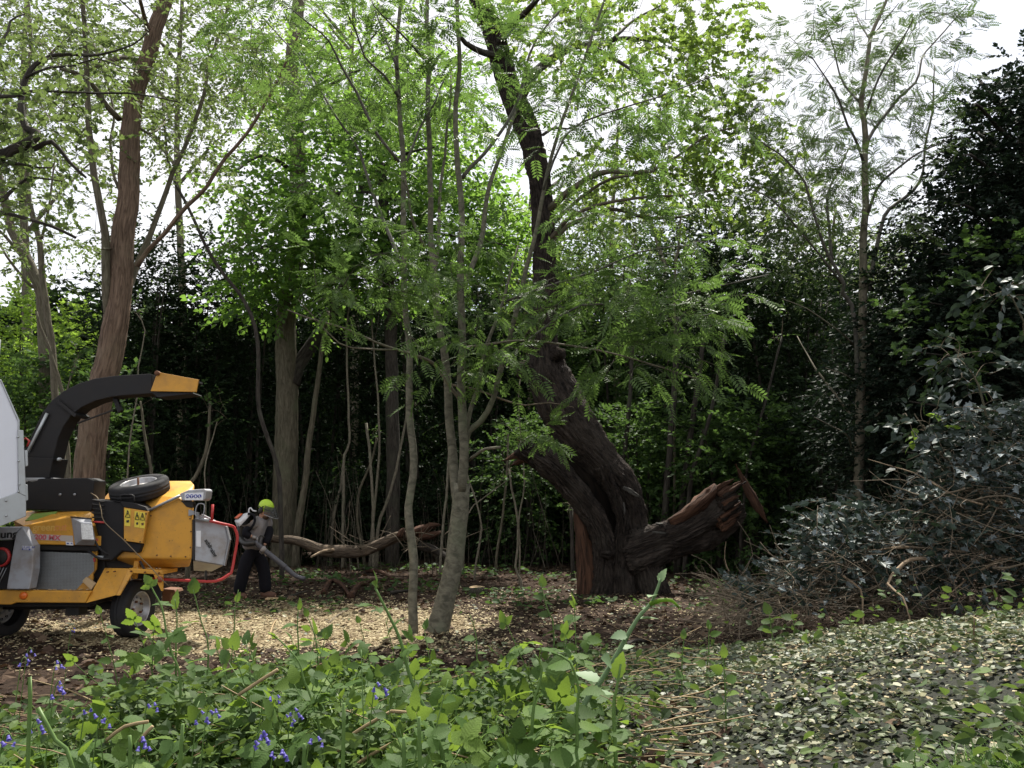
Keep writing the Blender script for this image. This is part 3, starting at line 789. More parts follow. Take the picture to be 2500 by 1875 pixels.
# pale lichen crusts
for k, (px, w_) in enumerate((([(880, 925), (925, 945), (985, 985)], 26), ([(1010, 1195), (1060, 1188), (1130, 1192)], 30), ([(1070, 1135), (1110, 1138)], 26), ([(890, 1360), (920, 1375), (960, 1345)], 44), ([(840, 1275), (870, 1280)], 30), ([(880, 1010), (885, 1060), (880, 1100)], 20))):
    oak_part('lichen_crust', px, [Y - (.34 if px[0][0] < 1000 else .28)] * len(px), [w_ * .5] + [w_] * (len(px) - 2) + [w_ * .4], 'lichen', 14, .45, k * 1.7)
oak_part('bracket_fungus', [(750, 1312), (790, 1318), (832, 1308)], [Y - .47] * 3, [20, 40, 16], 'bark_oak', 14, .3, 2.2, 1.6)
# torn end of the snapped limb
for k in range(40):
    a = rng.uniform(0, 2 * math.pi); rr_ = rng.uniform(20, 130)
    cx, cy_ = 1470 + math.cos(a) * rr_ * .55, 1030 + math.sin(a) * rr_
    ln = rng.uniform(30, 120); dd = Y + .05 - .34 * abs(math.cos(a * .5))
    oak_part('splinter', [(cx - 60, cy_ + 40), (cx, cy_), (cx + ln * .75, cy_ - ln * .5 + rng.uniform(-14, 14))], [dd] * 3, [44, rng.uniform(22, 40), 3], 'wood_rot' if k % 2 else 'wood_dark', 8, .3, k, .6)
ob = [(cc(CC, [(340, 1210), (420, 1130), (500, 1070), (600, 1010), (700, 990), (800, 1000), (940, 990)]), 22, 8), (cc(CC, [(700, 990), (800, 920), (930, 890), (1060, 850)]), 10, 4),
      (cc(CC, [(330, 1400), (400, 1310), (470, 1250), (640, 1180), (900, 1140), (1100, 1130), (1300, 1100)]), 14, 4), (cc(CC, [(340, 1420), (430, 1310), (560, 1260), (700, 1210), (900, 1260), (1100, 1255), (1160, 1230)]), 16, 5),
      (cc(CC, [(330, 1320), (440, 1210), (560, 1110), (700, 1030), (900, 1000), (1080, 900), (1250, 780), (1400, 740)]), 11, 4),
      (cc(CC, [(170, 560), (270, 400), (400, 310), (500, 265), (620, 255), (760, 220), (920, 235)]), 26, 9), (cc(CC, [(600, 280), (690, 330), (760, 370), (860, 430), (960, 435)]), 14, 5),
      (cc(CC, [(860, 430), (880, 520), (870, 570)]), 6, 3), (cc(CC, [(60, 330), (-60, 300), (-150, 250), (-220, 150)]), 22, 8), (cc(CC, [(345, 1085), (380, 1050), (425, 1020)]), 9, 4),
      (cc(CC, [(270, 660), (330, 640), (380, 660)]), 6, 3), (cc(CC, [(300, 780), (360, 740), (440, 745), (560, 710)]), 8, 4), (cc(CC, [(40, 250), (150, 120), (280, -20)]), 24, 12), (cc(CC, [(700, 230), (820, 120), (1000, 20)]), 10, 5)]
for q, (px, wa, wb) in enumerate(ob):
    t.stem(px, Y - .1, Y + (1.6 if q % 2 else -1.5), wa, wb, 'bark_dark' if q > 4 else 'bark_olive', 'branch', 8, .06)
t.leaves([(1530, 110, Y, 220, 110, 1.8), (1700, 190, Y, 140, 130, 1.5), (1790, 330, Y, 120, 90, 1.3, .9), (1630, 380, Y, 150, 90, 1.4, .8), (1460, 410, Y, 80, 60, 1.0, .8), (1330, 60, Y, 170, 90, 1.5, .8), (1580, 470, Y, 200, 80, 1.4, .6), (1820, 450, Y, 130, 90, 1.2, .6), (1720, 20, Y, 120, 60, 1.4)],
         750, LOBED, .11, 'leaf_oak', 'twig_dark', (.3, .55), 9, upn=.9)

# ---------------------------------------------------------------- brown furrowed tree behind the chipper
Y = 13.2
t = Tree('ash_tree', 'tall leaning tree with brown furrowed bark behind the orange chipper', 'tree', P(200, 1460, Y))
t.stem([(196, 1470), (205, 1350), (215, 1190), (224, 1090), (234, 1000), (253, 929), (274, 836), (291, 727), (296, 640), (302, 570), (310, 506), (316, 400), (318, 337), (322, 280), (332, 226), (354, 160), (375, 84), (397, 21), (420, -60), (440, -200)], Y, Y, 74, 30, 'bark_furrow', grounded=True, sides=60, rough=.04, step=.10, flare=.15, ridge=.014, nr=21)
ash_b = [([(268, 790), (261, 727), (257, 600), (253, 548), (230, 422), (217, 316), (213, 190), (205, 63), (200, -80)], 24, 10, 'bark_olive'),
         ([(305, 730), (321, 684), (337, 642), (363, 582), (392, 506), (422, 422), (464, 329), (498, 228), (515, 139), (540, 72), (570, -30)], 17, 6, 'bark_olive'),
         ([(335, 650), (360, 612), (405, 565), (458, 502), (506, 456), (548, 388), (603, 325), (645, 257), (671, 211), (700, 150), (730, 80)], 13, 5, 'bark_furrow'),
         (cc(CA, [(690, 1100), (650, 980), (640, 820), (660, 640), (600, 420), (540, 250), (500, 150)]), 8, 4, 'bark_olive'),
         (cc(CA, [(690, 690), (640, 640), (580, 560), (520, 470), (430, 420), (350, 400)]), 17, 9, 'bark_olive'), (cc(CA, [(520, 400), (640, 350), (760, 335), (860, 420), (980, 470)]), 14, 6, 'bark_olive'),
         (cc(CA, [(860, 200), (830, 80), (800, -40)]), 14, 8, 'bark_furrow'), (cc(CA, [(800, 740), (880, 770), (960, 700)]), 7, 4, 'bark_olive'), (cc(CA, [(640, 1440), (590, 1440)]), 8, 5, 'bark_olive')]
for q, (px, wa, wb, m_) in enumerate(ash_b):
    t.stem(px, Y, Y + (1.5 if q % 2 else -1.0), wa, wb, m_, 'branch', 9, .04)
t.leaves([(330, 120, Y, 300, 160, 2.2), (120, 120, Y, 200, 170, 2.0), (520, 220, Y, 180, 180, 1.8, .8), (150, 360, Y, 160, 130, 1.6, .6), (440, 420, Y + .5, 140, 110, 1.5, .35), (600, 90, Y, 150, 120, 1.6)],
         620, KITE, .10, 'leaf_light', 'twig', (.3, .6), 11, upn=.9)

# crossing slanted trunk between
t = Tree('leaning_tree', 'thin olive trunk leaning left behind the red feed bar and the brown tree', 'tree', P(684, 1410, 16.5))
t.stem([(690, 1420), (684, 1220), (675, 1131), (633, 1000), (629, 836), (599, 739), (540, 662), (498, 591), (458, 502), (422, 435), (405, 350), (398, 250)], 16.5, 17.2, 12, 6, 'bark_dark', grounded=True)
t.leaves([(430, 330, 17, 100, 110, 1.2), (560, 560, 17, 70, 70, .8, .4)], 140, OVATE, .1, 'leaf_light', 'twig', nleaf=9)

# ---------------------------------------------------------------- trees at the far left
Y = 16.0
t = Tree('slim_tree', 'slim pale double-stemmed tree left of the chipper spout', 'tree', P(150, 1420, Y))
t.stem([(168, 1420), (160, 1200), (148, 1090), (137, 980), (127, 853), (110, 727), (97, 600), (89, 560), (70, 485), (66, 400), (60, 250), (75, 100), (60, -60)], Y, Y + .5, 20, 9, 'bark_olive', grounded=True)
t.stem([(172, 1420), (168, 1180), (158, 1000), (150, 950), (120, 850), (98, 800), (88, 760)], Y, Y - .4, 12, 6, 'bark_olive', 'stem', 8, grounded=True)
t.stem(cc(CA, [(240, 1380), (280, 1230), (300, 1050), (320, 900)]), Y, Y + .6, 8, 4, 'bark_olive', 'branch', 6)
t.leaves([(80, 260, Y, 160, 150, 1.6), (60, 560, Y, 130, 90, 1.2, .5), (180, 560, Y, 110, 90, 1.2, .4), (100, 60, Y, 180, 120, 1.6)], 300, KITE, .11, 'leaf_light', 'twig', (.3, .6), 10, upn=.9)
Y = 19.0
t = Tree('slim_tree', 'thick olive trunk curving in from the left edge above the white truck body', 'tree', P(110, 1380, Y))
t.stem([(120, 1390), (112, 1100), (108, 850), (100, 720), (84, 675), (70, 640), (51, 603), (28, 560), (15, 500), (-5, 420), (-30, 300)], Y, Y, 30, 18, 'bark_olive', grounded=True)
t.stem(cc(C5B, [(240, 260), (180, 230), (120, 170), (40, 60), (-30, -60)]), Y, Y - .5, 9, 5, 'bark_olive', 'branch', 6)
t.leaves([(40, 420, Y, 140, 110, 1.4), (-40, 250, Y, 120, 140, 1.4), (120, 640, Y, 120, 60, 1.0, .6)], 300, KITE, .12, 'leaf_light', 'twig', (.3, .6), 10, upn=.9)
Y = 9.0
t = Tree('oak_tree', 'black twisted oak limbs reaching in from beyond the left edge', 'tree', (-7.6, Y, 0))
t.stem([(-420, 1600), (-400, 1200), (-390, 800), (-380, 500), (-370, 200)], Y, Y, 110, 70, 'bark_oak', grounded=True, sides=16)
for px, wa, wb in ((([(-380, 520), (-200, 420)] + cc(CA, [(-30, 920), (60, 870), (190, 810), (215, 770), (150, 740), (128, 650), (130, 560), (150, 450), (200, 370), (300, 320), (430, 315), (560, 320), (760, 260), (860, 180)])), 30, 3),
                   (([(-380, 500), (-180, 380)] + cc(CA, [(-30, 890), (90, 860), (200, 860), (300, 820), (400, 940), (500, 1030)])), 26, 6),
                   (([(-385, 640), (-150, 500)] + cc(CA, [(-20, 1170), (60, 1120), (150, 1040), (230, 1030), (360, 1050)])), 16, 3),
                   (cc(CA, [(300, 970), (220, 970), (120, 950), (-30, 945)])[::-1], 9, 4),
                   (([(-380, 560), (-160, 500)] + cc(CA, [(-20, 1225), (100, 1250), (300, 1310), (440, 1375)])), 12, 7),
                   (([(-375, 300), (-150, 260)] + cc(CA, [(-30, 560), (80, 560), (180, 530), (330, 530), (560, 540), (740, 540), (900, 560), (1040, 590)])), 12, 3),
                   (([(-372, 150), (-150, 180)] + cc(CA, [(0, 260), (60, 120), (140, 80)])), 10, 4),
                   (cc(CA, [(150, 450), (280, 390), (420, 380), (560, 340), (700, 390), (880, 410)]), 7, 2)):
    t.stem(px, Y, Y + .3, wa, wb, 'bark_dark', 'limb', 8, .08)
t.leaves([(80, 300, Y, 150, 90, .8), (220, 160, Y, 160, 60, .7, .5), (60, 470, Y, 110, 60, .7, .8)], 120, LOBED, .085, 'leaf_light', 'twig_dark', (.25, .45), 8, upn=.9)

# ---------------------------------------------------------------- green broadleaf behind the log
Y = 20.5
t = Tree('sycamore_tree', 'bright green broadleaf tree with forked olive trunk behind the fallen log', 'tree', P(694, 1375, Y))
t.stem([(694, 1378), (694, 1250), (698, 1127), (700, 1022), (700, 895), (698, 790), (713, 684), (726, 570), (728, 464), (724, 330), (712, 190), (717, 105), (740, -60)], Y, Y, 62, 30, 'bark_olive', grounded=True, sides=48, step=.15, rough=.04, flare=.12, ridge=.016, nr=19)
t.stem([(712, 940), (726, 895), (759, 845), (797, 790), (840, 700), (862, 612), (874, 527), (890, 400)], Y, Y + .8, 40, 16, 'bark_dark', 'limb', 12)
for px, wa, wb in (([(725, 540), (800, 480), (900, 470), (1000, 500)], 14, 5), ([(722, 420), (640, 380), (560, 430)], 14, 5), ([(716, 260), (820, 200), (900, 160)], 14, 5), ([(718, 620), (650, 600), (590, 640)], 12, 4), ([(885, 450), (980, 380), (1060, 360)], 12, 4), ([(880, 520), (1000, 560), (1140, 580), (1240, 600)], 12, 4)):
    t.stem(px, Y, Y - 2.2, wa, wb, 'bark_dark', 'branch', 7)
t.leaves([(640, 470, Y - 1.5, 110, 60, 1.8), (700, 640, Y - 1.8, 150, 60, 1.8), (600, 620, Y - 1.4, 60, 50, 1.4), (800, 340, Y - 1, 190, 80, 2.0), (900, 500, Y - 1.5, 170, 80, 2.0), (780, 560, Y - 2, 130, 70, 1.6), (1000, 380, Y - 1, 160, 80, 2.0), (1100, 560, Y - 1, 150, 80, 1.8), (850, 200, Y, 180, 90, 2.2, .7), (1200, 560, Y, 90, 110, 1.8), (960, 650, Y - 1, 190, 70, 1.8, .8), (620, 720, Y - 1, 90, 50, 1.4, .6), (1050, 240, Y, 130, 90, 2, .6), (740, 740, Y - 1.5, 130, 40, 1.4, .5)],
         2200, OVATE, .16, 'leaf_sycamore', 'twig_dark', (.5, 1.0), 10, upn=.6, droop=.2)
t = Tree('thin_tree', 'thin straight stem leaning right beside the forked olive trunk', 'tree', P(722, 1385, 20))
t.stem([(720, 1390), (725, 1305), (735, 1240), (745, 1180), (754, 1084), (769, 982), (785, 860), (800, 760)], 20, 20.4, 20, 10, 'bark_olive', grounded=True)
t = Tree('dark_tree', 'straight blackish ivy-wrapped trunk behind the rowan stems', 'tree', P(959, 1385, 20))
t.stem([(959, 1390), (959, 1200), (959, 1059), (955, 850), (949, 700), (946, 633), (938, 560), (937, 506), (930, 400)], 20, 20, 34, 24, 'bark_dark', grounded=True, sides=14, rough=.12)
t.leaves([(945, 640, 20, 26, 60, .3), (955, 760, 19.8, 22, 60, .3), (935, 500, 20, 40, 50, .5)], 70, OVATE, .1, 'leaf_holly', 'twig_dark', (.2, .35), 7, join=False)

# ---------------------------------------------------------------- saplings and poles, one by one
saps = [
    (C6, [(463, 1260), (465, 950), (470, 800), (493, 740), (485, 450), (480, 200), (500, 60)], 19.5, 10, 5, 'tall kinked pale sapling rising behind the log, nearest the worker'),
    (C6, [(608, 1260), (605, 1050), (595, 850), (575, 650)], 19.2, 9, 8, 'short cut sapling pole with sawn top behind the log'),
    (C6, [(595, 1260), (610, 1080), (635, 800), (630, 550), (605, 250), (600, 100)], 19.6, 10, 4, 'tall straight pale sapling just right of the short cut pole'),
    (C6, [(625, 1220), (640, 1100), (690, 980), (735, 780), (755, 680), (770, 560)], 19.4, 11, 6, 'pale sapling leaning right from the log towards the single rowan stem'),
    (C6, [(560, 1260), (530, 1110), (545, 960), (600, 830), (625, 720)], 20.0, 10, 6, 'bowed olive sapling curving left behind the log'),
    (C6, [(405, 1260), (420, 1080), (450, 960), (462, 860)], 20.5, 10, 6, 'short brown sapling leaning right, first one right of the forked trunk'),
    (C6, [(1095, 1315), (1125, 1150), (1095, 1020), (1065, 930), (1050, 850)], 16.5, 7, 4, 'bowed thin sapling right of the large rowan base'),
    (C6, [(1195, 1290), (1225, 1080), (1245, 860), (1250, 700)], 18.0, 9, 5, 'straight olive sapling left of the oak, leaning slightly right'),
    (C6, [(1312, 1398), (1285, 1330), (1300, 1130), (1265, 960), (1255, 870)], 14.9, 8, 5, 'crooked pale sapling with a kinked foot left of the oak base'),
    (C6, [(1305, 1250), (1300, 1130), (1320, 1000), (1325, 860), (1300, 600), (1308, 430)], 15.2, 6, 3, 'slim upright sapling crossing the crooked one left of the oak'),
    (C6, [(930, 1250), (955, 1000), (965, 850), (975, 700)], 17.5, 9, 6, 'thin dim sapling directly behind the fork of the large rowan'),
    (C6, [(1040, 1260), (1060, 1080), (1130, 1010), (1240, 925)], 18.0, 5, 3, 'thin whip arching right between the large rowan and the oak'),
    (C5B, [(735, 1400), (745, 1250), (760, 1050), (800, 850), (800, 700), (840, 490), (790, 390)], 15.0, 6, 3, 'wavy pale whip rising behind the chipper spout'),
    (C5B, [(1190, 1500), (1190, 1250), (1235, 1100), (1260, 1000)], 15.5, 5, 3, 'thin pale whip behind the chipper hopper'),
    (C5B, [(1090, 1440), (1130, 1340), (1190, 1200), (1210, 1050), (1215, 900)], 17.0, 16, 7, 'stout brown sapling leaning right behind the chipper hopper'),
    (C5B, [(880, 1400), (860, 1220), (830, 1050), (815, 900)], 17.5, 12, 7, 'dim sapling leaning left behind the spare wheel'),
    (C5B, [(400, 1500), (400, 1300), (392, 1100), (385, 850), (440, 680)], 14.5, 11, 4, 'upright olive sapling between the spout and the brown tree'),
    (C5, [(590, 1500), (585, 1250), (580, 1040)], 17.0, 12, 11, 'pale dim pole standing behind the split legs of the oak'),
    (C5, [(1100, 1500), (1120, 1100), (1150, 700), (1175, 370), (1195, 100), (1200, -60)], 18.0, 22, 14, 'straight dim trunk right of the oak, first above the broken limb'),
    (C5, [(1190, 1450), (1220, 1060), (1260, 700), (1295, 450), (1330, 200), (1350, 20)], 18.2, 24, 12, 'second straight dim trunk above the broken oak limb'),
    (C5, [(1230, 1450), (1270, 900), (1330, 690), (1380, 520), (1420, 330), (1470, 40)], 17.4, 15, 9, 'slimmer leaning trunk third above the broken oak limb'),
    (C5, [(860, 900), (890, 700), (915, 450), (930, 200), (935, 60)], 19.0, 17, 11, 'dim straight trunk close behind the right edge of the oak'),
    (C5, [(1560, 1250), (1600, 800), (1650, 620), (1720, 360), (1800, 50)], 17.0, 11, 6, 'thin dim trunk rising behind the upright oak splinter'),
    (C7, [(640, 1250), (660, 900), (680, 600), (690, 300)], 18.0, 9, 6, 'faint straight pole left of the right-hand rowan'),
    (CC, [(1060, 1700), (1080, 1450), (1095, 1250)], 18.5, 9, 7, 'thin straight pole against light leaves, upper right of the oak'),
    (CC, [(1010, 1700), (980, 1480), (930, 1300), (880, 1190)], 24.0, 17, 10, 'pale distant trunk leaning left against the sky right of the oak'),
]
for f, px, yy, wa, wb, lab in saps:
    pts = cc(f, px)
    base = P(*pts[0], yy)
    t = Tree('sapling', lab, 'sapling', base, 'thin saplings and poles in the wood')
    # continue down to the ground
    gzz = float(gz(base[0], base[1]))
    if base[2] > gzz + .02:
        v_g = HOR + (CAM_H - gzz) * FPX / yy * 1.02
        pts = [(pts[0][0] + (pts[0][0] - pts[1][0]) * .1, v_g)] + pts
    dim = yy > 16.8 and f is not C6
    t.stem(pts, yy, yy + .2, wa * .8, wb * .8, 'bark_dark' if yy > 16.8 and f in (C5, C7) else 'bark_olive' if dim or lab.find('olive') >= 0 else 'bark_sapling', 'trunk', 8, .04, grounded=True)
    top = pts[-1]
    if 'cut' not in lab:
        t.leaves([(top[0], top[1] - 15, yy, 30, 30, .4)], 6, OVATE, .09, 'leaf_understorey', 'twig', (.2, .45), 6)
# ---------------------------------------------------------------- thicket behind the clearing: one bush after another
def bush(name, label, cat, u, top, halfw, Y, n, leaf, size, mat, group=None, depth=1.5, nleaf=12, low=1.0, stems=5, tw='twig_dark', stemmat='bark_dark', L=(.35, .7), shell=.0, upn=.7):
    x = P(u, HOR, Y)[0]
    g = float(gz(x, Y))
    v_g = HOR + (CAM_H - g) * FPX / Y
    bot = v_g - (v_g - top) * (1 - low)
    t = Tree(name, label, cat, (x, Y, 0), group)
    h = bot - top
    for k in range(stems):
        du = rng.uniform(-.35, .35) * halfw
        tu = du * 2.1
        t.stem([(u + du, v_g), (u + du * 1.1 + rng.uniform(-8, 8), v_g - .35 * (v_g - top)), (u + tu * .8, v_g - .65 * (v_g - top)), (u + tu, top + .2 * h)], Y + rng.uniform(-.3, .3), Y + rng.uniform(-.8, .8), 11 * 20 / Y, 3, stemmat, 'stem', 6, grounded=True, step=.5)
    t.leaves([(u, top + h * .6, Y, halfw, h * .43, depth), (u - halfw * .2, top + h * .36, Y, halfw * .85, h * .33, depth * .8), (u + halfw * .25, top + h * .22, Y, halfw * .62, h * .24, depth * .7)],
             n, leaf, size, MAT[mat].name, tw, L, nleaf, join=False, upn=upn, out=.7, shell=shell)
    return t
G1 = 'dark evergreen bushes in the thicket'
dark = [(330, 530, 130, 21, 1300, 'tall dark holly bush behind the chipper spout, next to the brown trunk'), (470, 570, 130, 22, 1300, 'rounded dark holly behind the orange spout tip'), (590, 570, 120, 23, 1200, 'dark holly bush left of the forked olive trunk'),
        (760, 600, 130, 24, 1100, 'dark holly bush right behind the forked olive trunk'), (880, 600, 120, 25, 1100, 'dark holly bush behind the kinked sapling'), (1020, 610, 140, 24, 1100, 'dark holly bush behind the rowan stems'),
        (1180, 620, 130, 25, 1000, 'dim bush between the large rowan and the oak'), (1760, 440, 170, 21, 2000, 'tall dark holly tree standing against the sky right of the oak'), (1930, 570, 150, 19, 1400, 'dark holly left of the right-hand rowan'),
        (2060, 560, 130, 22, 1100, 'dim evergreen bush straight behind the right-hand rowan')]
for u, top, hw, Y, n, lab in dark:
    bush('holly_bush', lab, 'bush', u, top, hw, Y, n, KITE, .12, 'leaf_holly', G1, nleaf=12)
mid = [(1390, 560, 130, 26, 1000, 'leaf_understorey', 'mid green bush seen just right of the oak trunk'), (1540, 560, 150, 25, 1200, 'leaf_understorey', 'loose green bush behind the straight dim trunks right of the oak'),
       (1660, 680, 130, 23, 900, 'leaf_understorey', 'green bush under the tall dark holly tree'), (1300, 1000, 130, 21, 520, 'leaf_understorey', 'low green bush behind the hollow legs of the oak'),
       (1800, 960, 150, 18, 750, 'leaf_understorey', 'low dim bush behind the upright oak splinter'), (1560, 980, 150, 19.5, 700, 'leaf_understorey', 'low dim bush behind the broken oak limb'), (1980, 1000, 130, 17.5, 500, 'leaf_holly', 'low dark bush behind the foot of the right-hand rowan')]
for u, top, hw, Y, n, m_, lab in mid:
    bush('understorey_bush', lab, 'bush', u, top, hw, Y, n, KITE, .14, m_, 'mixed green understorey bushes', nleaf=10)
lime = [(40, 690, 150, 24, 900, 'leaf_lime', 'sunlit lime green bush at the far left edge'), (170, 760, 110, 23, 700, 'leaf_lime', 'sunlit lime bush left of the brown furrowed trunk'), (90, 850, 150, 19, 700, 'leaf_understorey', 'darker green bush low behind the white truck body'), (235, 900, 90, 18, 400, 'leaf_understorey', 'small dim bush behind the chipper spout bend')]
for u, top, hw, Y, n, m_, lab in lime:
    bush('green_bush', lab, 'bush', u, top, hw, Y, n, KITE, .15, m_, 'green bushes on the left', nleaf=10)
# second, further row closes the wood
k = 0
names = ['behind the white truck body', 'behind the spout', 'behind the spare wheel', 'behind the hopper', 'behind the worker', 'behind the log', 'behind the dark trunk', 'behind the rowan stems', 'behind the oak', 'behind the broken limb', 'behind the splinter', 'behind the right-hand rowan', 'behind the yew', 'at the right edge']
for q, u in enumerate(range(-60, 2600, 195)):
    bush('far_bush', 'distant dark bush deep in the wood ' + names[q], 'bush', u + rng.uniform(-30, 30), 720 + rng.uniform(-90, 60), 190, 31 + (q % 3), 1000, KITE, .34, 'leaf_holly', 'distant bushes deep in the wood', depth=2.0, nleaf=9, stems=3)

# the far wood reads as one mass
n = 36000
u = rng.uniform(-300, 2800, n); Yv = rng.uniform(38, 52, n); x = (u - 1250) / FPX * Yv
A = np.stack([x, Yv, gz(x, Yv) + (10.0 + 2.5 * wob(x, Yv, .25)) * rng.random(n) ** .9], -1)
d = rng.normal(size=(n, 3)); V, G = place(KITE, A, d, rng.normal(size=(n, 3)) + np.array((0, -.6, .8)), rng.uniform(.8, 1.6, n))
tag(mk('far_wood', V, G, MAT['leaf_understorey'], smooth=False), 'far dark wood closing the view behind the thicket', 'wood', kind='stuff')

# low scrub along the foot of the thicket
scr = [(330, 'behind the spare wheel'), (480, 'behind the chipper hopper'), (600, 'behind the worker'), (790, 'just behind the left half of the log'), (930, 'behind the torn end of the log'), (1080, 'behind the base of the large rowan'), (1210, 'left of the oak foot'), (1400, 'seen between the oak legs'), (1640, 'under the broken oak limb'), (1760, 'right of the broken oak limb')]
for q, (u, lab) in enumerate(scr):
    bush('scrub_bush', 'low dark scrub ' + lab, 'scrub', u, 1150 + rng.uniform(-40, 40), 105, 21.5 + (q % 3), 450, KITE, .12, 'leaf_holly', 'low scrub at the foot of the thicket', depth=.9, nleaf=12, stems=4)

# taller, lighter trees further back that fill the sky
def back_tree(label, u, Y, top, wtrunk, blobs, n, mat, leaf=KITE, size=.16, L=(.5, 1.0), nleaf=10, bark='bark_olive'):
    x = P(u, HOR, Y)[0]
    t = Tree('background_tree', label, 'tree', (x, Y, 0), 'light leaved trees behind the clearing')
    v_g = HOR + (CAM_H - float(gz(x, Y))) * FPX / Y
    t.stem([(u, v_g), (u + 6, v_g * .6 + top * .4), (u - 8, v_g * .3 + top * .7), (u + 10, top)], Y, Y, wtrunk, wtrunk * .3, bark, 'trunk', 9, grounded=True, step=.5)
    for q in range(5):
        f = rng.uniform(.35, .85); du = rng.uniform(60, 190) * (1 if q % 2 else -1); vv = v_g * (1 - f) + top * f
        t.stem([(u, vv), (u + du * .5, vv - abs(du) * .6), (u + du, vv - abs(du) * 1.1)], Y, Y + rng.uniform(-2, 2), wtrunk * .4, 3, bark, 'branch', 6)
    t.leaves(blobs, n, leaf, size, mat, 'twig', L, nleaf, upn=.9)
back_tree('tall light green tree in the upper left corner', 60, 26, -100, 30, [(60, 150, 26, 260, 200, 3), (-60, 420, 26, 150, 150, 3), (180, 420, 26, 170, 120, 2.5, .6)], 560, 'leaf_light')
back_tree('tall light green tree between brown trunk and broadleaf', 440, 28, -100, 26, [(420, 130, 28, 260, 190, 3), (560, 330, 28, 150, 120, 2.5, .5), (360, 620, 28, 150, 70, 2.5, .5)], 600, 'leaf_light')
back_tree('tall pale tree above the bright broadleaf crown', 860, 30, -100, 26, [(850, 120, 30, 260, 160, 3), (1010, 330, 30, 200, 130, 3), (700, 260, 30, 150, 120, 3)], 1000, 'leaf_lime')
back_tree('light green tree seen through the oak branches', 1500, 28, 300, 22, [(1480, 560, 28, 170, 130, 3), (1600, 700, 28, 150, 100, 2.5), (1400, 720, 28, 120, 110, 2.5), (1680, 560, 28, 140, 90, 2.5, .7)], 1000, 'leaf_light')
back_tree('yellow green tree low behind the oak trunk', 1290, 29, 420, 22, [(1260, 600, 29, 120, 110, 2.5), (1330, 740, 29, 120, 120, 2.5)], 500, 'leaf_lime')
back_tree('light green tree low behind the right-hand rowan', 2030, 27, 500, 20, [(2040, 640, 27, 200, 70, 2.5), (1900, 540, 27, 120, 90, 2.5, .6)], 500, 'leaf_light')

# ---------------------------------------------------------------- the black evergreen on the right
Y = 12.5
t = Tree('yew_tree', 'massive dark evergreen filling the right edge of the wood', 'tree', P(2480, 1470, Y))
t.stem([(2480, 1480), (2485, 1100), (2490, 700), (2500, 300), (2520, 120)], Y, Y, 60, 14, 'bark_dark', grounded=True, sides=12)
for q in range(16):
    v0 = 1200 - q * 60
    t.stem([(2485, v0), (2485 - (150 - q * 4), v0 - 70 - q * 2), (2485 - (290 - q * 13), v0 - 100)], Y, Y + (1.5 if q % 2 else -1.2), 14, 3, 'bark_dark', 'branch', 6)
t.leaves([(2480, 420, Y, 100, 260, 1.4), (2420, 560, Y, 120, 170, 1.6), (2360, 720, Y, 170, 150, 1.7), (2280, 860, Y + .3, 190, 150, 1.8), (2200, 1000, Y + .8, 190, 190, 1.6, 1.3), (2280, 1150, Y + .3, 200, 130, 1.5), (2440, 900, Y - .3, 160, 260, 1.5), (2400, 1120, Y, 200, 160, 1.5), (2560, 700, Y, 120, 400, 1.5), (2500, 210, Y, 60, 110, 1), (2430, 340, Y, 90, 130, 1.2), (2330, 560, Y + .3, 130, 140, 1.4), (2230, 740, Y + .5, 150, 130, 1.5)],
         6200, KITE, .095, 'leaf_yew', 'twig_dark', (.3, .6), 14, join=False, out=.8, upn=.8, twr=.005)
t.leaves([(2300, 790, Y - 1.6, 150, 150, .4), (2420, 640, Y - 1.5, 90, 120, .4)], 90, LOBED, .10, 'leaf_understorey', 'twig_dark', (.25, .4), 7, join=False, name='lighter_leaves')

# laurel shoots in front of it
for q, (u, v, lab) in enumerate(((2440, 700, 'laurel shoot with glossy blue-green leaves high at the right edge'), (2330, 850, 'laurel spray with large rounded leaves left of the cut holly heap'), (2230, 1010, 'laurel shoot with lime young leaves above the cut holly heap'))):
    Y = 8.6
    b_ = P(u + 130, 1480, Y)
    t = Tree('laurel_shrub', lab, 'shrub', b_, 'laurel shoots')
    t.stem([(u + 130, 1480), (u + 110, 1200), (u + 60, v + 90), (u, v)], Y, Y - .4, 10, 3, 'bark_olive', 'stem', 6, grounded=True)
    t.leaves([(u, v, Y - .4, 60, 50, .3), (u + 70, v + 90, Y - .2, 50, 60, .3)], 22, OVATE, .12, 'leaf_cut_holly', 'twig', (.2, .4), 7, upn=.8)
    if q == 2: t.leaves([(u + 40, v + 20, Y - .4, 40, 20, .2)], 4, OVATE, .1, 'leaf_lime', 'twig', (.12, .2), 5, name='young_leaves')

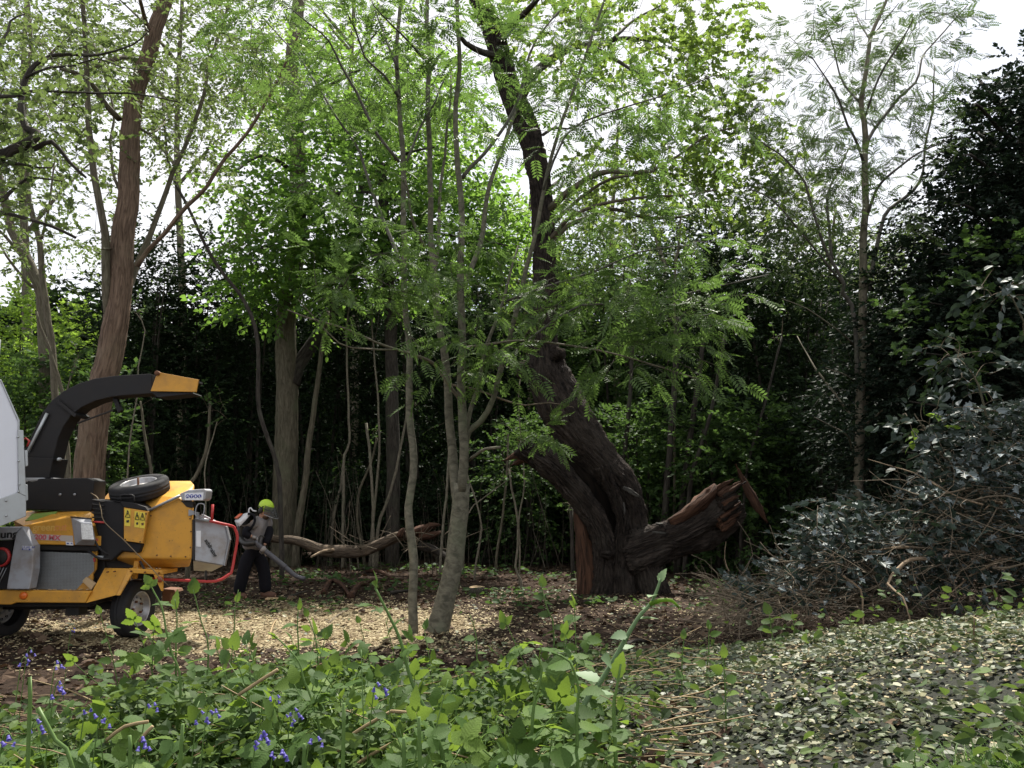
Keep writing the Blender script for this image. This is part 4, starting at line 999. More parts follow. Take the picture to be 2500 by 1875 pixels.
# ---------------------------------------------------------------- heap of cut holly brushwood
hp = P(2200, 1480, 8.6)
heap = empty('brush_heap', (hp[0], hp[1], float(gz(hp[0], hp[1]))), 'heap of cut holly branches with sky-glint coloured leaves and bare brown twigs', 'brushwood')
N = 150
for q in range(N):
    u = rng.uniform(1880, 2640); Y = rng.uniform(7.6, 10.0)
    f = np.clip((u - 1740) / 760, 0, 1)
    topv = 1450 - 400 * f ** 1.3 + 40 * math.sin(u * .021)
    v0 = rng.uniform(min(topv + 60, 1470), 1490)
    a = P(u, v0, Y); a[2] = max(a[2], float(gz(a[0], a[1])) + .02)
    ln = rng.uniform(.5, 1.3)
    az = rng.normal(math.pi if rng.random() < .7 else 0, .6)
    d = np.array((math.cos(az), math.sin(az) * .7, rng.uniform(-.35, .35)))
    pts = [a]
    for s_ in range(5):
        d = norm(d + rng.normal(size=3) * .28); pts.append(pts[-1] + d * ln / 5)
        pts[-1][2] = max(pts[-1][2], float(gz(pts[-1][0], pts[-1][1])) + .01)
    r0 = rng.uniform(.005, .014) if q % 12 else .02
    tube('branch', pts, np.linspace(r0, r0 * .3, 6), MAT['twig' if q % 3 else 'twig_dry'], heap, 6, 0, 0, .12)
# fine twigs
n = 1500
u = rng.uniform(1760, 2640, n); f = np.clip((u - 1740) / 760, 0, 1); Yv = rng.uniform(7.4, 10.2, n)
topv = 1450 - 400 * f ** 1.3 + 40 * np.sin(u * .021)
v = topv + (1520 - topv) * rng.random(n) ** .8
A = np.array([P(a, b, c) for a, b, c in zip(u, v, Yv)]); A[:, 2] = np.maximum(A[:, 2], gz(A[:, 0], A[:, 1]) + .02)
d = rng.normal(size=(n, 3)) * np.array((1, .7, .55)); d[:, 0] -= .5; d = norm(d)
ln = rng.uniform(.2, .7, n); ts = np.linspace(0, 1, 5)
pa = A[:, None, :] + d[:, None, :] * (ln[:, None] * ts)[..., None] + (rng.normal(size=(n, 1, 3)) * .12 * ln[:, None, None]) * np.sin(math.pi * ts)[None, :, None]
V, F = many_tubes(pa, np.full((n, 5), .0035) * np.linspace(1.3, .5, 5), 3)
mk('twig', V, [F], MAT['twig'], heap, 'stuff', np.tile([[0, 0], [.02, 0], [.02, .3], [0, .3]], (len(F), 1)))
# leaves with sky glints put into the colour, mostly on the upper right
n = 1150
u = 1800 + 850 * rng.random(n) ** .6; f = np.clip((u - 1740) / 760, 0, 1); Yv = rng.uniform(7.6, 9.6, n)
topv = 1410 - 500 * f ** 1.2 + 50 * np.sin(u * .021)
v = topv + (1440 - topv) * rng.random(n) ** .9
A = np.array([P(a, b, c) for a, b, c in zip(u, v, Yv)])
d = rng.normal(size=(n, 3)) * np.array((1, 1, .5))
V, G, sp = sprays(A, d, rng.uniform(.2, .4, n), 9, SPINY, .095, .8, .2)
mk('foliage', V, G, MAT['leaf_cut_holly'], heap, 'stuff', smooth=False)
V, F = many_tubes(sp, np.full((n, 3), .004), 3)
mk('shoot', V, [F], MAT['twig'], heap, 'stuff', np.tile([[0, 0], [.02, 0], [.02, .3], [0, .3]], (len(F), 1)))

# dead thin stems under the thicket: nobody could count them
n = 600
u = rng.uniform(250, 2100, n); Yv = rng.uniform(18, 25, n)
A = np.stack([(u - 1250) / FPX * Yv, Yv, gz((u - 1250) / FPX * Yv, Yv)], -1)
h = rng.uniform(.6, 2.6, n); ts = np.linspace(0, 1, 5)
ln_ = rng.normal(size=(n, 3)) * .18; ln_[:, 2] = 1
pa = A[:, None, :] + (ln_ * h[:, None])[:, None, :] * ts[None, :, None] + rng.normal(size=(n, 5, 3)) * .03 * ts[None, :, None]
V, F = many_tubes(pa, np.full((n, 5), .009) * np.linspace(1.3, .4, 5), 3)
tag(mk('thicket_stems', V, [F], MAT['twig_dark'], uv=np.tile([[0, 0], [.03, 0], [.03, .5], [0, .5]], (len(F), 1))), 'tangle of thin bare stems at the foot of the thicket', 'stems', kind='stuff')
# ---------------------------------------------------------------- chipper
paint('orange', (.60, .29, .03), .5, 0, .75, 4, (.26, .14, .05), speck=.85)
paint('orange_top', (.60, .29, .03), .45, 0, .5, 7, (.13, .09, .04), speck=.5)
paint('black_metal', (.011, .010, .011), .55, .0, .4, 6, (.03, .025, .02), .1, .3)
paint('dark_metal', (.016, .014, .013), .65, .1, .5, 8, (.07, .05, .035), .2)
paint('grey_metal', (.30, .31, .33), .42, .5, .45, 5, (.2, .15, .1))
paint('grey_paint', (.36, .37, .40), .5, .1, .85, 4.5, (.2, .14, .085))
paint('galvanised', (.42, .44, .45), .4, .7, .4, 9, (.3, .29, .26))
paint('white_panel', (.72, .74, .80), .35, 0, .15, 3, (.5, .48, .45))
paint('red_paint', (.42, .03, .03), .4, 0, .3, 8, (.12, .04, .03))
paint('rubber', (.022, .022, .024), .75, 0, .5, 8, (.06, .052, .045), .1, .25)
paint('rim_metal', (.42, .42, .43), .4, .6, .6, 10, (.18, .11, .07))
paint('rust', (.14, .06, .028), .8, 0, .7, 14, (.08, .04, .02), .3)
paint('amber', (.75, .16, .02), .25, 0, .1, 8)
paint('amber_dark', (.3, .06, .025), .3, 0, .4, 8)
paint('lamp_glass', (.8, .8, .78), .2, .3, .5, 26, (.4, .4, .38), .3)
paint('green_moss', (.16, .26, .04), .7, 0, .5, 16, (.3, .2, .05), .2)
paint('yellow_sticker', (.72, .56, .06), .5, 0, .3, 18, (.45, .3, .05))
paint('white_sticker', (.72, .72, .74), .5, 0, .3, 18, (.5, .48, .46))
paint('grey_band', (.48, .43, .40), .5, 0, .4, 18, (.55, .35, .15))
paint('blue_sign', (.035, .05, .30), .45, 0, .1, 10)
paint('ink', (.015, .015, .015), .5, 0, 0, 10)
paint('red_ink', (.50, .10, .12), .5, 0, .3, 20, (.5, .25, .15))
paint('faded_ink', (.66, .40, .10), .5, 0, .3, 20, (.6, .3, .05))
paint('faded_red_ink', (.62, .25, .08), .5, 0, .3, 20, (.6, .3, .05))
paint('rope', (.2, .15, .09), .8, 0, .3, 20)

def text(name, body, size, pos, mat, parent, ang=0.0, sx=1.0, bold=.0, yaw=0.0):
    cu = bpy.data.curves.new('lettering', 'FONT'); cu.body = body; cu.size = size; cu.extrude = .0008; cu.offset = bold
    to = bpy.data.objects.new('lettering', cu); COL.objects.link(to)
    dg = bpy.context.evaluated_depsgraph_get(); dg.update()
    me = bpy.data.meshes.new_from_object(to.evaluated_get(dg))
    bpy.data.objects.remove(to); bpy.data.curves.remove(cu)
    M = Matrix.Translation(Vector(np.asarray(pos) - ORG[parent.name])) @ Matrix.Rotation(R(yaw), 4, 'Z') @ Matrix.Rotation(R(ang), 4, 'Y') @ Matrix.Rotation(math.pi / 2, 4, 'X') @ Matrix.Diagonal((sx, 1, 1, 1))
    me.transform(M)
    return link(name, me, MAT[mat], parent)
def decal(name, px, Y, mat, parent, th=.003):
    return prism(name, px, Y - th, th * .7, MAT[mat], parent, bevel=0)
def disc(name, u, v, Y, r, mat, parent, th=.012, seg=20):
    c = P(u, v, Y)
    return lathe(name, [(0, -th), (r * .9, -th), (r, -th * .5), (r, th), (0, th)], c, (0, 1, 0), MAT[mat], parent, seg)

def wheel(name, c, axis, rad, width, parent, hub=True):
    """outer face looks along axis"""
    w2 = width / 2
    rt = empty(name, c) if parent is None else None
    holder = bpy.data.objects.new(name, None); COL.objects.link(holder); holder.empty_display_size = .1
    holder.parent = parent; ORG[holder.name] = ORG[parent.name]
    ri = rad * .6
    lathe('tyre', [(ri, -w2 * .8), (ri * 1.06, -w2 * .98), (rad * .86, -w2), (rad * .96, -w2 * .86), (rad, -w2 * .6), (rad * .985, -w2 * .34), (rad, -w2 * .3), (rad, -w2 * .02), (rad * .985, 0), (rad, w2 * .02), (rad, w2 * .3), (rad * .985, w2 * .34), (rad, w2 * .6), (rad * .96, w2 * .86), (rad * .86, w2), (ri * 1.06, w2 * .98), (ri, w2 * .8)],
          c, axis, MAT['rubber'], holder, 60, ripple={3: .008, 4: .012, 12: .012, 13: .008})
    lathe('rim', [(ri * 1.02, w2 * .86), (ri * .98, w2 * .92), (ri * .93, w2 * .8), (ri * .9, w2 * .2), (ri * .78, w2 * .05), (ri * .72, w2 * .3), (ri * .5, w2 * .42), (ri * .34, w2 * .3), (ri * .3, w2 * .5), (ri * .2, w2 * .56), (0, w2 * .56)], c, axis, MAT['rim_metal'], holder, 40)
    ax = norm(np.array(axis, float)); x = norm(np.cross(ax, (0, 0, 1.0))); y = np.cross(ax, x)
    for k in range(5 if hub else 0):
        a = k * 2 * math.pi / 5
        lathe('wheel_nut', [(.014, 0), (.014, .02), (0, .022)], np.array(c) + ax * w2 * .42 + (x * math.cos(a) + y * math.sin(a)) * ri * .42, axis, MAT['rust'], holder, 6, False)
    for k in range(10 if hub else 0):
        a = (k + .5) * 2 * math.pi / 10
        lathe('vent_hole', [(0, .004), (.014, .004), (.014, -.01)], np.array(c) + ax * (w2 * .335) + (x * math.cos(a) + y * math.sin(a)) * ri * .63, axis, MAT['ink'], holder, 8)
    return holder

YB = 9.45
cb = P(150, 1500, 9.9)
ch = empty('wood_chipper', (cb[0], 9.9, 0.0), 'orange wood chipper with black curved spout and spare wheel on top', 'chipper')
# chassis
prism('chassis_beam', cc(C3, [(-420, 1135), (1050, 1155), (985, 1290), (190, 1285), (120, 1310), (-420, 1300)]), YB - .05, .1, MAT['orange'], ch, .01)
for u, v in (C3(270, 1205),):
    disc('reflector', u, v, YB - .06, .042, 'amber', ch)
prism('fender_plate', cc(C2, [(230, 1190), (470, 1195), (345, 1465), (40, 1545)]), [YB + .12, YB + .02, YB - .08, YB - .05], .02, MAT['orange'], ch, .004)
prism('fender_lip', cc(C2, [(470, 1195), (510, 1240), (380, 1468), (345, 1468)]), [YB + .012, YB + .012, YB - .09, YB - .09], .03, MAT['orange'], ch, .004)
prism('fender_top', cc(C2, [(472, 1192), (818, 1218), (818, 1256), (500, 1242)]), YB + .01, .42, MAT['orange'], ch, .006)
prism('fender_side', cc(C2, [(722, 1254), (818, 1258), (816, 1425), (800, 1420)]), YB + .016, .03, MAT['orange'], ch, .004)
prism('fender_lining', cc(C2, [(505, 1246), (724, 1256), (803, 1425), (800, 1572), (745, 1480), (600, 1300), (505, 1300)]), YB + .35, .02, MAT['black_metal'], ch, .003)
lu, lv = C2(788, 1304)
disc('tail_lamp', lu, lv, YB - .0, .034, 'amber_dark', ch)
prism('fender_plate', [(-130, 1388), (-70, 1387), (-40, 1455), (-95, 1460)], YB - .03, .02, MAT['orange'], ch, .004)
for nm, u in (('wheel', 326), ('wheel', 12)):
    c = P(u, 1482, 9.86); c[2] = .315
    wheel(nm, c, (.985, -.17, 0) if u > 100 else (-.985, .17, 0), .325, .2, ch)
box('axle', (cb[0] - .05, 9.95, .34), (1.5, .09, .09), MAT['dark_metal'], ch)
box('underframe', (cb[0] - .1, 9.9, .48), (1.35, .75, .16), MAT['dark_metal'], ch)
box('underframe', (cb[0] - .15, 9.62, .42), (1.3, .12, .1), MAT['dark_metal'], ch)
box('sump', (cb[0] + .25, 9.75, .33), (.16, .2, .14), MAT['dark_metal'], ch)
box('drawbar', (cb[0] - .1, 10.9, .45), (.14, 1.6, .12), MAT['orange'], ch)
box('turntable', (cb[0] - .05, 9.95, .62), (1.1, .8, .14), MAT['dark_metal'], ch, .02)
lathe('jockey_wheel', [(0, -.05), (.1, -.05), (.12, -.03), (.12, .03), (.1, .05), (0, .05)], (cb[0] - .1, 11.7, .12), (1, 0, 0), MAT['rubber'], ch, 20)
box('jockey_leg', (cb[0] - .1, 11.7, .32), (.05, .05, .4), MAT['galvanised'], ch)
# rusty step behind the wheel
prism('rear_step', cc(C2, [(815, 1400), (935, 1410), (950, 1440), (905, 1440), (890, 1550), (810, 1555)]), 10.35, .25, MAT['rust'], ch, .006)
# engine cowl on the left
yc = YB - .12
prism('engine_cowl', cc(C3, [(180, 492), (262, 405), (382, 620), (380, 900), (338, 1132), (72, 1132), (128, 780)]), yc, .15, MAT['grey_paint'], ch, .012)
prism('cowl_top', cc(C3, [(-380, 415), (256, 408), (178, 492), (150, 560), (-380, 572)]), yc + .02, .12, MAT['grey_paint'], ch, .01)
prism('cowl_grille', cc(C3, [(-380, 576), (150, 566), (128, 780), (74, 1130), (-380, 1130)]), yc + .06, .08, MAT['black_metal'], ch, .004)
text('lettering', 'ung', .115, P(*C3(2, 538), yc + .017), 'ink', ch, -3, 1.2, .003)
for k in range(5):
    tube('cowl_bar', [P(*C3(-60 + k * 34, 860 + k * 6), yc + .05), P(*C3(-100 + k * 20, 1000 + k * 20), yc + .05)], .006, MAT['grey_metal'], ch, 6)
cq = P(*C3(20, 760), yc + .05)
lathe('filter_cap', [(0, -.05), (.075, -.05), (.085, -.03), (.085, .05)], cq, (0, 1, 0), MAT['dark_metal'], ch, 24)
lathe('filter_ring', [(.085, -.035), (.1, -.04), (.11, -.02), (.11, .0)], cq, (0, 1, 0), MAT['red_paint'], ch, 24)
decal('sticker', cc(C3, [(253, 627), (368, 632), (366, 684), (256, 678)]), yc - .001, 'white_sticker', ch)
text('lettering', 'ULAR. AP', .032, P(*C3(256, 653), yc - .0055), 'blue_sign', ch, 2, 1.1)
decal('sticker_band', cc(C3, [(256, 656), (367, 661), (366, 683), (256, 677)]), yc - .004, 'blue_sign', ch, .002)
text('lettering', '98dB 200', .030, P(*C3(262, 677), yc - .0075), 'white_sticker', ch, 2, 1.1)
# bonnet
yb = YB
bon = [P(*C3(270, 397), yb), P(*C3(390, 612), yb), P(*C3(1135, 628), yb), P(*C3(1090, 560), yb), P(*C3(815, 292), yb), P(*C3(1043, 227), yb + .28), P(*C3(150, 330), yb + .4), P(*C3(300, 220), yb + .55)]
bon += [p + np.array((0, .75 - (p[1] - yb), 0)) for p in bon[1:3]] + [P(*C3(200, 500), yb + .5)]
hull('bonnet', bon, MAT['orange_top'], ch, .012)
box('moss_patch', P(*C3(480, 285), yb + .215), (.3, .16, .012), MAT['green_moss'], ch, .005, Euler((R(28), R(-6), 0)))
decal('logo_band', cc(C3, [(335, 487), (842, 512), (848, 580), (372, 555)]), yb, 'grey_band', ch)
text('lettering', '200 MX', .075, P(*C3(396, 550), yb - .006), 'red_ink', ch, 2.5, 1.2, .003)
text('lettering', 'green', .115, P(*C3(375, 452), yb - .002), 'faded_ink', ch, 0, .98, .002)
text('lettering', 'cut', .115, P(*C3(625, 450), yb - .002), 'faded_red_ink', ch, 0, .98, .002)
decal('sticker', cc(C3, [(760, 578), (845, 584), (848, 624), (764, 619)]), yb - .001, 'white_sticker', ch)
decal('sticker_mark', cc(C3, [(815, 598), (836, 590), (836, 612)]), yb - .004, 'blue_sign', ch)
decal('sticker_mark', cc(C3, [(772, 594), (796, 594), (796, 608), (772, 608)]), yb - .004, 'blue_sign', ch)
# work lamp
lamp = hull('lamp_housing', [P(*C3(822, 302), yb - .01), P(*C3(1055, 322), yb - .03), P(*C3(1108, 560), yb - .03), P(*C3(1086, 626), yb - .01), P(*C3(866, 622), yb - .01)]
     + [P(*C3(930, 355), yb - .11), P(*C3(1068, 370), yb - .11), P(*C3(1092, 562), yb - .11), P(*C3(945, 560), yb - .11)], MAT['grey_paint'], ch, .006)
prism('lens', cc(C3, [(936, 366), (1064, 378), (1086, 555), (948, 553)]), yb - .116, .006, MAT['lamp_glass'], lamp, 0)
prism('hinge', cc(C3, [(810, 286), (1050, 308), (1052, 326), (815, 302)]), yb - .03, .03, MAT['dark_metal'], lamp, .003)
prism('under_bonnet', cc(C3, [(388, 614), (1152, 632), (1130, 690), (400, 672)]), yb + .06, .5, MAT['dark_metal'], ch, .006)  # dark block set back along the lower edge of the bonnet
prism('bonnet_latch', cc(C3, [(1110, 515), (1168, 515), (1164, 628), (1128, 628)]), yb + .03, .1, MAT['orange'], ch, .004)
decal('sticker', cc(C3, [(1112, 545), (1134, 545), (1134, 572), (1112, 572)]), yb + .03, 'red_ink', ch)
# perforated guard: a grid of strips
ga, gb, gc, gd = [C3(410, 692), C3(1088, 716), C3(1090, 900), C3(872, 1136)]
ge = C3(372, 1130)
guard = empty('guard_panel', P(150, 1390, yb)); guard.parent = ch; guard.location = tuple(np.array(guard.location) - ORG[ch.name]); ORG[guard.name] = P(150, 1390, yb)
def in_guard(u, v):
    poly = [ga, gb, gc, gd, ge]; c = False
    for k in range(5):
        (x1, y1), (x2, y2) = poly[k], poly[(k + 1) % 5]
        if (y1 > v) != (y2 > v) and u < (x2 - x1) * (v - y1) / (y2 - y1) + x1: c = not c
    return c
bm = bmesh.new()
def strip(u0, v0, u1, v1, th):
    a, b = P(u0, v0, yb + .08), P(u1, v1, yb + .08)
    d = norm(b - a); s_ = np.cross(d, (0, 1, 0)) * th
    q = [bm.verts.new(tuple(x)) for x in (a - s_, a + s_, b + s_, b - s_)]
    q2 = [bm.verts.new((v_.co.x, v_.co.y + .004, v_.co.z)) for v_ in q]
    bm.faces.new(q); bm.faces.new(q2[::-1])
    for k in range(4): bm.faces.new((q[k], q2[k], q2[(k + 1) % 4], q[(k + 1) % 4]))
for k in range(44):
    u = 78 + k * 3.55
    vs_ = [v for v in np.arange(1340, 1442, .5) if in_guard(u, v)]
    if vs_: strip(u, vs_[0], u, vs_[-1], .0050)
for k in range(28):
    v = 1346 + k * 3.5
    us_ = [u for u in np.arange(70, 240, .5) if in_guard(u, v + (0))]
    if us_: strip(us_[0], v, us_[-1], v + (us_[-1] - us_[0]) * .02, .0050)
from_bm('guard_mesh', bm, MAT['galvanised'], guard, kind='stuff')
prism('guard_back', [ga, gb, gc, gd, ge], yb + .16, .01, MAT['ink'], guard, 0)
prism('guard_frame', cc(C3, [(1060, 690), (1128, 690), (1110, 900), (1072, 960), (1080, 800)]), yb + .1, .03, MAT['orange'], ch, .004)
prism('guard_frame', cc(C3, [(1072, 925), (1072, 1010), (1030, 1150), (875, 1138)]), yb + .09, .03, MAT['orange'], ch, .004)
prism('wood_offcut', cc(C3, [(990, 990), (1100, 1070), (1050, 1140), (950, 1040)]), yb + .03, .05, MAT['wood_cut'], ch, .004)
prism('latch', cc(C3, [(1075, 742), (1190, 745), (1190, 768), (1135, 760), (1078, 760)]), yb + .0, .03, MAT['galvanised'], ch, .003)
prism('latch', cc(C3, [(1075, 770), (1095, 770), (1100, 815), (1080, 815)]), yb + .0, .02, MAT['red_paint'], ch, .003)
# machine middle
prism('machine_body', cc(C2, [(40, 950), (330, 1000), (330, 1085), (575, 1100), (575, 1190), (230, 1192), (60, 1300), (-30, 1300)]), yb + .25, .5, MAT['dark_metal'], ch, .01)
prism('machine_body', [(30, 1310), (250, 1310), (262, 1440), (30, 1440)], yb + .22, .6, MAT['dark_metal'], ch, .01)
prism('orange_bracket', cc(C2, [(530, 1095), (580, 1100), (545, 1300), (505, 1298)]), yb + .16, .05, MAT['orange'], ch, .004)
prism('turret_box', cc(C1, [(130, 872), (150, 705), (470, 700), (506, 714), (500, 850), (492, 882)]), yb + .3, .3, MAT['black_metal'], ch, .012)
for x in (325, 403): disc('bolt', *C1(x, 790), yb + .295, .016, 'grey_metal', ch, .008, 10)
# black guard with louvres, and the warning panel
prism('shield', cc(C2, [(100, 490), (300, 508), (390, 520), (424, 572), (424, 918), (612, 945), (577, 1038), (402, 1022), (300, 1120), (200, 1120), (160, 860), (120, 720)]), yb + .04, .5, MAT['black_metal'], ch, .015)
prism('shield_top', cc(C2, [(300, 508), (520, 528), (640, 570), (672, 612), (424, 573), (385, 522)]), yb + .01, .35, MAT['black_metal'], ch, .02)
for k in range(5):
    tube('louvre', [P(*C2(104, 500 + k * 44), yb + .02), P(*C2(225, 520 + k * 40), yb + .02)], .008, MAT['dark_metal'], ch, 6)
prism('warning_panel', cc(C2, [(424, 577), (670, 616), (612, 940), (424, 913)]), yb + .005, .04, MAT['orange'], ch, .004)
for (x0, y0, w_, h_) in ((434, 590, 58, 178), (534, 612, 50, 170), (586, 618, 54, 172)):
    st = decal('warning_sticker', cc(C2, [(x0, y0), (x0 + w_, y0 + 6), (x0 + w_ - 3, y0 + h_), (x0 - 3, y0 + h_ - 6)]), yb + .004, 'yellow_sticker', ch)
    a, b, c = [P(*C2(x, y), yb - .004) for x, y in ((x0 + w_ * .5, y0 + 14), (x0 + w_ * .9, y0 + 88), (x0 + w_ * .1, y0 + 84))]
    for p, q in ((a, b), (b, c), (c, a)): tube('triangle_line', [p, q], .0032, MAT['ink'], st, 5)
    tube('exclamation', [P(*C2(x0 + w_ * .5, y0 + 38), yb - .003), P(*C2(x0 + w_ * .5, y0 + 66), yb - .003)], .0035, MAT['ink'], st, 5)
    decal('pictogram', cc(C2, [(x0 + 14, y0 + 118), (x0 + w_ - 14, y0 + 112), (x0 + w_ - 16, y0 + 138), (x0 + 18, y0 + 140)]), yb + .0005, 'rust' if x0 > 580 else 'ink', st, .002)
tube('red_rod', [P(*C2(110, 722), yb + .0), P(*C2(228, 728), yb + .0)], .012, MAT['red_paint'], ch, 8)
# hopper
yh = YB + .1
hp_pts = [P(*C2(x, y), yh) for x, y in ((672, 625), (985, 478), (1040, 575), (1118, 592), (1120, 800), (1112, 1100), (575, 1094), (330, 1085), (420, 960))]
hp_pts += [P(*C2(880, 305), yh + .75), P(*C2(1105, 305), yh + .72), P(*C2(1140, 345), yh + .45), P(*C2(1128, 480), yh + .2), P(*C2(200, 500), yh + .7), P(*C2(275, 410), yh + .8)]
hp_pts += [P(*C2(1088, 1178), yh + .2), P(*C2(580, 1192), yh + .2), P(*C2(1088, 1170), yh + .8), P(*C2(400, 1180), yh + .8)]
hopper = hull('hopper', hp_pts, MAT['orange'], ch, .02)
tube('hopper_rail', [P(*C2(672, 612), yh - .02), P(*C2(830, 535), yh - .03), P(*C2(992, 458), yh - .03)], .017, MAT['grey_metal'], hopper, 8, flat=1.4)
sb = prism('sign_box', cc(C2, [(988, 436), (1080, 398), (1240, 388), (1262, 402), (1250, 488), (1226, 510), (1010, 506)]), yh - .06, .2, MAT['grey_paint'], hopper, .012)
decal('sign_plate', cc(C2, [(1040, 430), (1232, 424), (1226, 500), (1040, 502)]), yh - .06, 'white_sticker', sb)
for k, x in enumerate((1070, 1111, 1152, 1192)):
    u, v = C2(x, 463)
    disc('sign_disc', u, v, yh - .064, .022, 'blue_sign', sb, .002, 24)
    bits = [[(-9, 10), (-9, -4), (0, -10), (9, -4), (9, 10), (4, 10), (4, 0), (-4, 0), (-4, 10)], [(-3, 12), (-3, -2), (-8, -4), (-8, -9), (8, -9), (8, -4), (3, -2), (3, 12)], [(-8, 10), (-6, -6), (0, -10), (3, -2), (8, -6), (6, 8)], [(-6, -11), (0, -11), (0, 3), (10, 6), (10, 11), (-6, 11)]][k]
    decal('sign_symbol', [C2(x + a * 1.2, 463 + b * 1.2) for a, b in bits], yh - .0665, 'white_sticker', sb, .001)
prism('catch', cc(C2, [(1000, 508), (1120, 512), (1124, 580), (1060, 572)]), yh - .01, .06, MAT['dark_metal'], hopper, .004)
prism('catch', cc(C2, [(1078, 598), (1130, 612), (1146, 648), (1078, 662)]), yh - .03, .03, MAT['grey_metal'], hopper, .003)
tube('grab_handle', [P(*C2(x, y), yh - .05) for x, y in ((1158, 680), (1150, 620), (1165, 560), (1190, 538), (1235, 545), (1240, 600), (1225, 665), (1185, 692))], .0075, MAT['grey_metal'], hopper, 6, step=.02)
# folding tray
tray = prism('tray', cc(C2, [(1142, 690), (1215, 640), (1450, 762), (1488, 905), (1432, 1162), (1140, 1112)]), [yh + .001, yh + .0435, yh + .18, yh + .202, yh + .169, yh], .03, MAT['grey_paint'], ch, .008)
prism('tray_floor', cc(C2, [(1125, 1114), (1430, 1165), (1310, 1226), (1130, 1216)]), [yh + .0, yh + .16, yh + .4, yh + .3], .02, MAT['grey_metal'], tray, .004)
prism('tray_edge', cc(C2, [(1116, 700), (1144, 690), (1142, 1114), (1116, 1104)]), yh - .01, .05, MAT['dark_metal'], tray, .004)
prism('tray_flange', cc(C2, [(1450, 760), (1466, 770), (1500, 905), (1446, 1170), (1430, 1162), (1486, 905)]), yh + .17, .05, MAT['grey_metal'], tray, .003)
prism('label_strip', cc(C2, [(1158, 812), (1204, 812), (1204, 976), (1158, 972)]), [yh + .004, yh + .031, yh + .031, yh + .004], .004, MAT['white_sticker'], tray, 0)
text('lettering', 'schliesing', .060, P(*C2(1240, 912), yh + .049), 'ink', tray, 58, 1.0, .002, 26.5)
prism('tray_hinge', cc(C2, [(1150, 620), (1180, 625), (1180, 700), (1150, 700)]), yh - .02, .04, MAT['grey_metal'], tray, .004)
# red control bar
bar = tube('control_bar', [P(*C2(x, y), yh + d) for x, y, d in ((1150, 690, .0), (1290, 712, .02), (1420, 742, .1), (1530, 768, .2), (1552, 800, .22), (1576, 880, .24), (1550, 1050, .24), (1518, 1220, .22), (1490, 1255, .2), (1360, 1322, .15), (1100, 1318, .15), (830, 1305, .18), (700, 1300, .2))], .0165, MAT['red_paint'], ch, 12, step=.05)
tube('bar_stub', [P(*C2(1325, 545), yh + .04), P(*C2(1316, 715), yh + .04)], .016, MAT['red_paint'], bar, 10)
tube('bar_sleeve', [P(*C2(1150, 688), yh - .01), P(*C2(1292, 712), yh + .01)], .022, MAT['grey_metal'], bar, 10)
tube('bar_hanger', [P(*C2(1255, 1215), yh + .15), P(*C2(1262, 1322), yh + .15)], .012, MAT['dark_metal'], bar, 8)
# spout: bent box duct
def duct(name, outer, inner, Y, w_, mat, parent, **k):
    n = len(outer)
    bm = bmesh.new(); rows = []
    for (a, b) in zip(outer, inner):
        A, B = P(*C1(*a), Y), P(*C1(*b), Y)
        rows.append([bm.verts.new((A[0], Y - w_ / 2, A[2])), bm.verts.new((A[0], Y + w_ / 2, A[2])), bm.verts.new((B[0], Y + w_ / 2, B[2])), bm.verts.new((B[0], Y - w_ / 2, B[2]))])
    for p, q in zip(rows[:-1], rows[1:]):
        for s_ in range(4): bm.faces.new((p[s_], p[(s_ + 1) % 4], q[(s_ + 1) % 4], q[s_]))
    bm.faces.new(rows[0][::-1]); bm.faces.new(rows[-1])
    return from_bm(name, bm, MAT[mat], parent, .01, **k)
YS = 9.95
spout = duct('spout', [(142, 690), (150, 580), (200, 480), (262, 350), (312, 288), (372, 240), (450, 200), (540, 172), (640, 158), (840, 146)],
     [(285, 700), (320, 590), (345, 490), (372, 430), (412, 372), (470, 325), (545, 290), (630, 270), (700, 262), (850, 252)], YS, .26, 'black_metal', ch)
duct('spout_collar', [(138, 700), (146, 590)], [(305, 706), (330, 598)], YS, .34, 'black_metal', spout)
lathe('spout_ring', [(0, -.02), (.2, -.02), (.21, 0), (.21, .03), (0, .03)], P(*C1(228, 715), YS), (0, 0, 1), MAT['grey_metal'], spout, 28)
prism('clamp_bar', cc(C1, [(298, 290), (312, 276), (412, 358), (402, 374)]), YS - .17, .34, MAT['black_metal'], spout, .006)
tube('gas_strut', [P(*C1(150, 560), YS - .16), P(*C1(255, 352), YS - .16)], .02, MAT['galvanised'], spout, 8)
tube('pivot_pin', [P(*C1(318, 600), YS - .22), P(*C1(325, 600), YS + .2)], .022, MAT['galvanised'], spout, 10)
tube('spout_strut', [P(*C1(420, 405), YS - .1), P(*C1(610, 335), YS - .1)], .012, MAT['dark_metal'], spout, 6)
prism('spout_lug', cc(C1, [(605, 270), (630, 270), (655, 335), (635, 350)]), YS - .05, .06, MAT['black_metal'], spout, .004)
prism('deflector', cc(C1, [(850, 128), (1072, 170), (1060, 236), (812, 232)]), YS - .17, .02, MAT['orange'], spout, .004)
prism('deflector', cc(C1, [(850, 128), (1072, 170), (1060, 236), (812, 232)]), YS + .15, .02, MAT['orange'], spout, .004)
prism('deflector_top', cc(C1, [(852, 130), (1045, 168), (1045, 180), (852, 150)]), YS - .15, .30, MAT['black_metal'], spout, .004)
prism('deflector_flap', cc(C1, [(815, 236), (1040, 239), (1045, 246), (850, 266)]), YS - .14, .28, MAT['black_metal'], spout, .004)
disc('deflector_bolt', *C1(850, 135), YS - .18, .03, 'rust', spout, .03, 8)
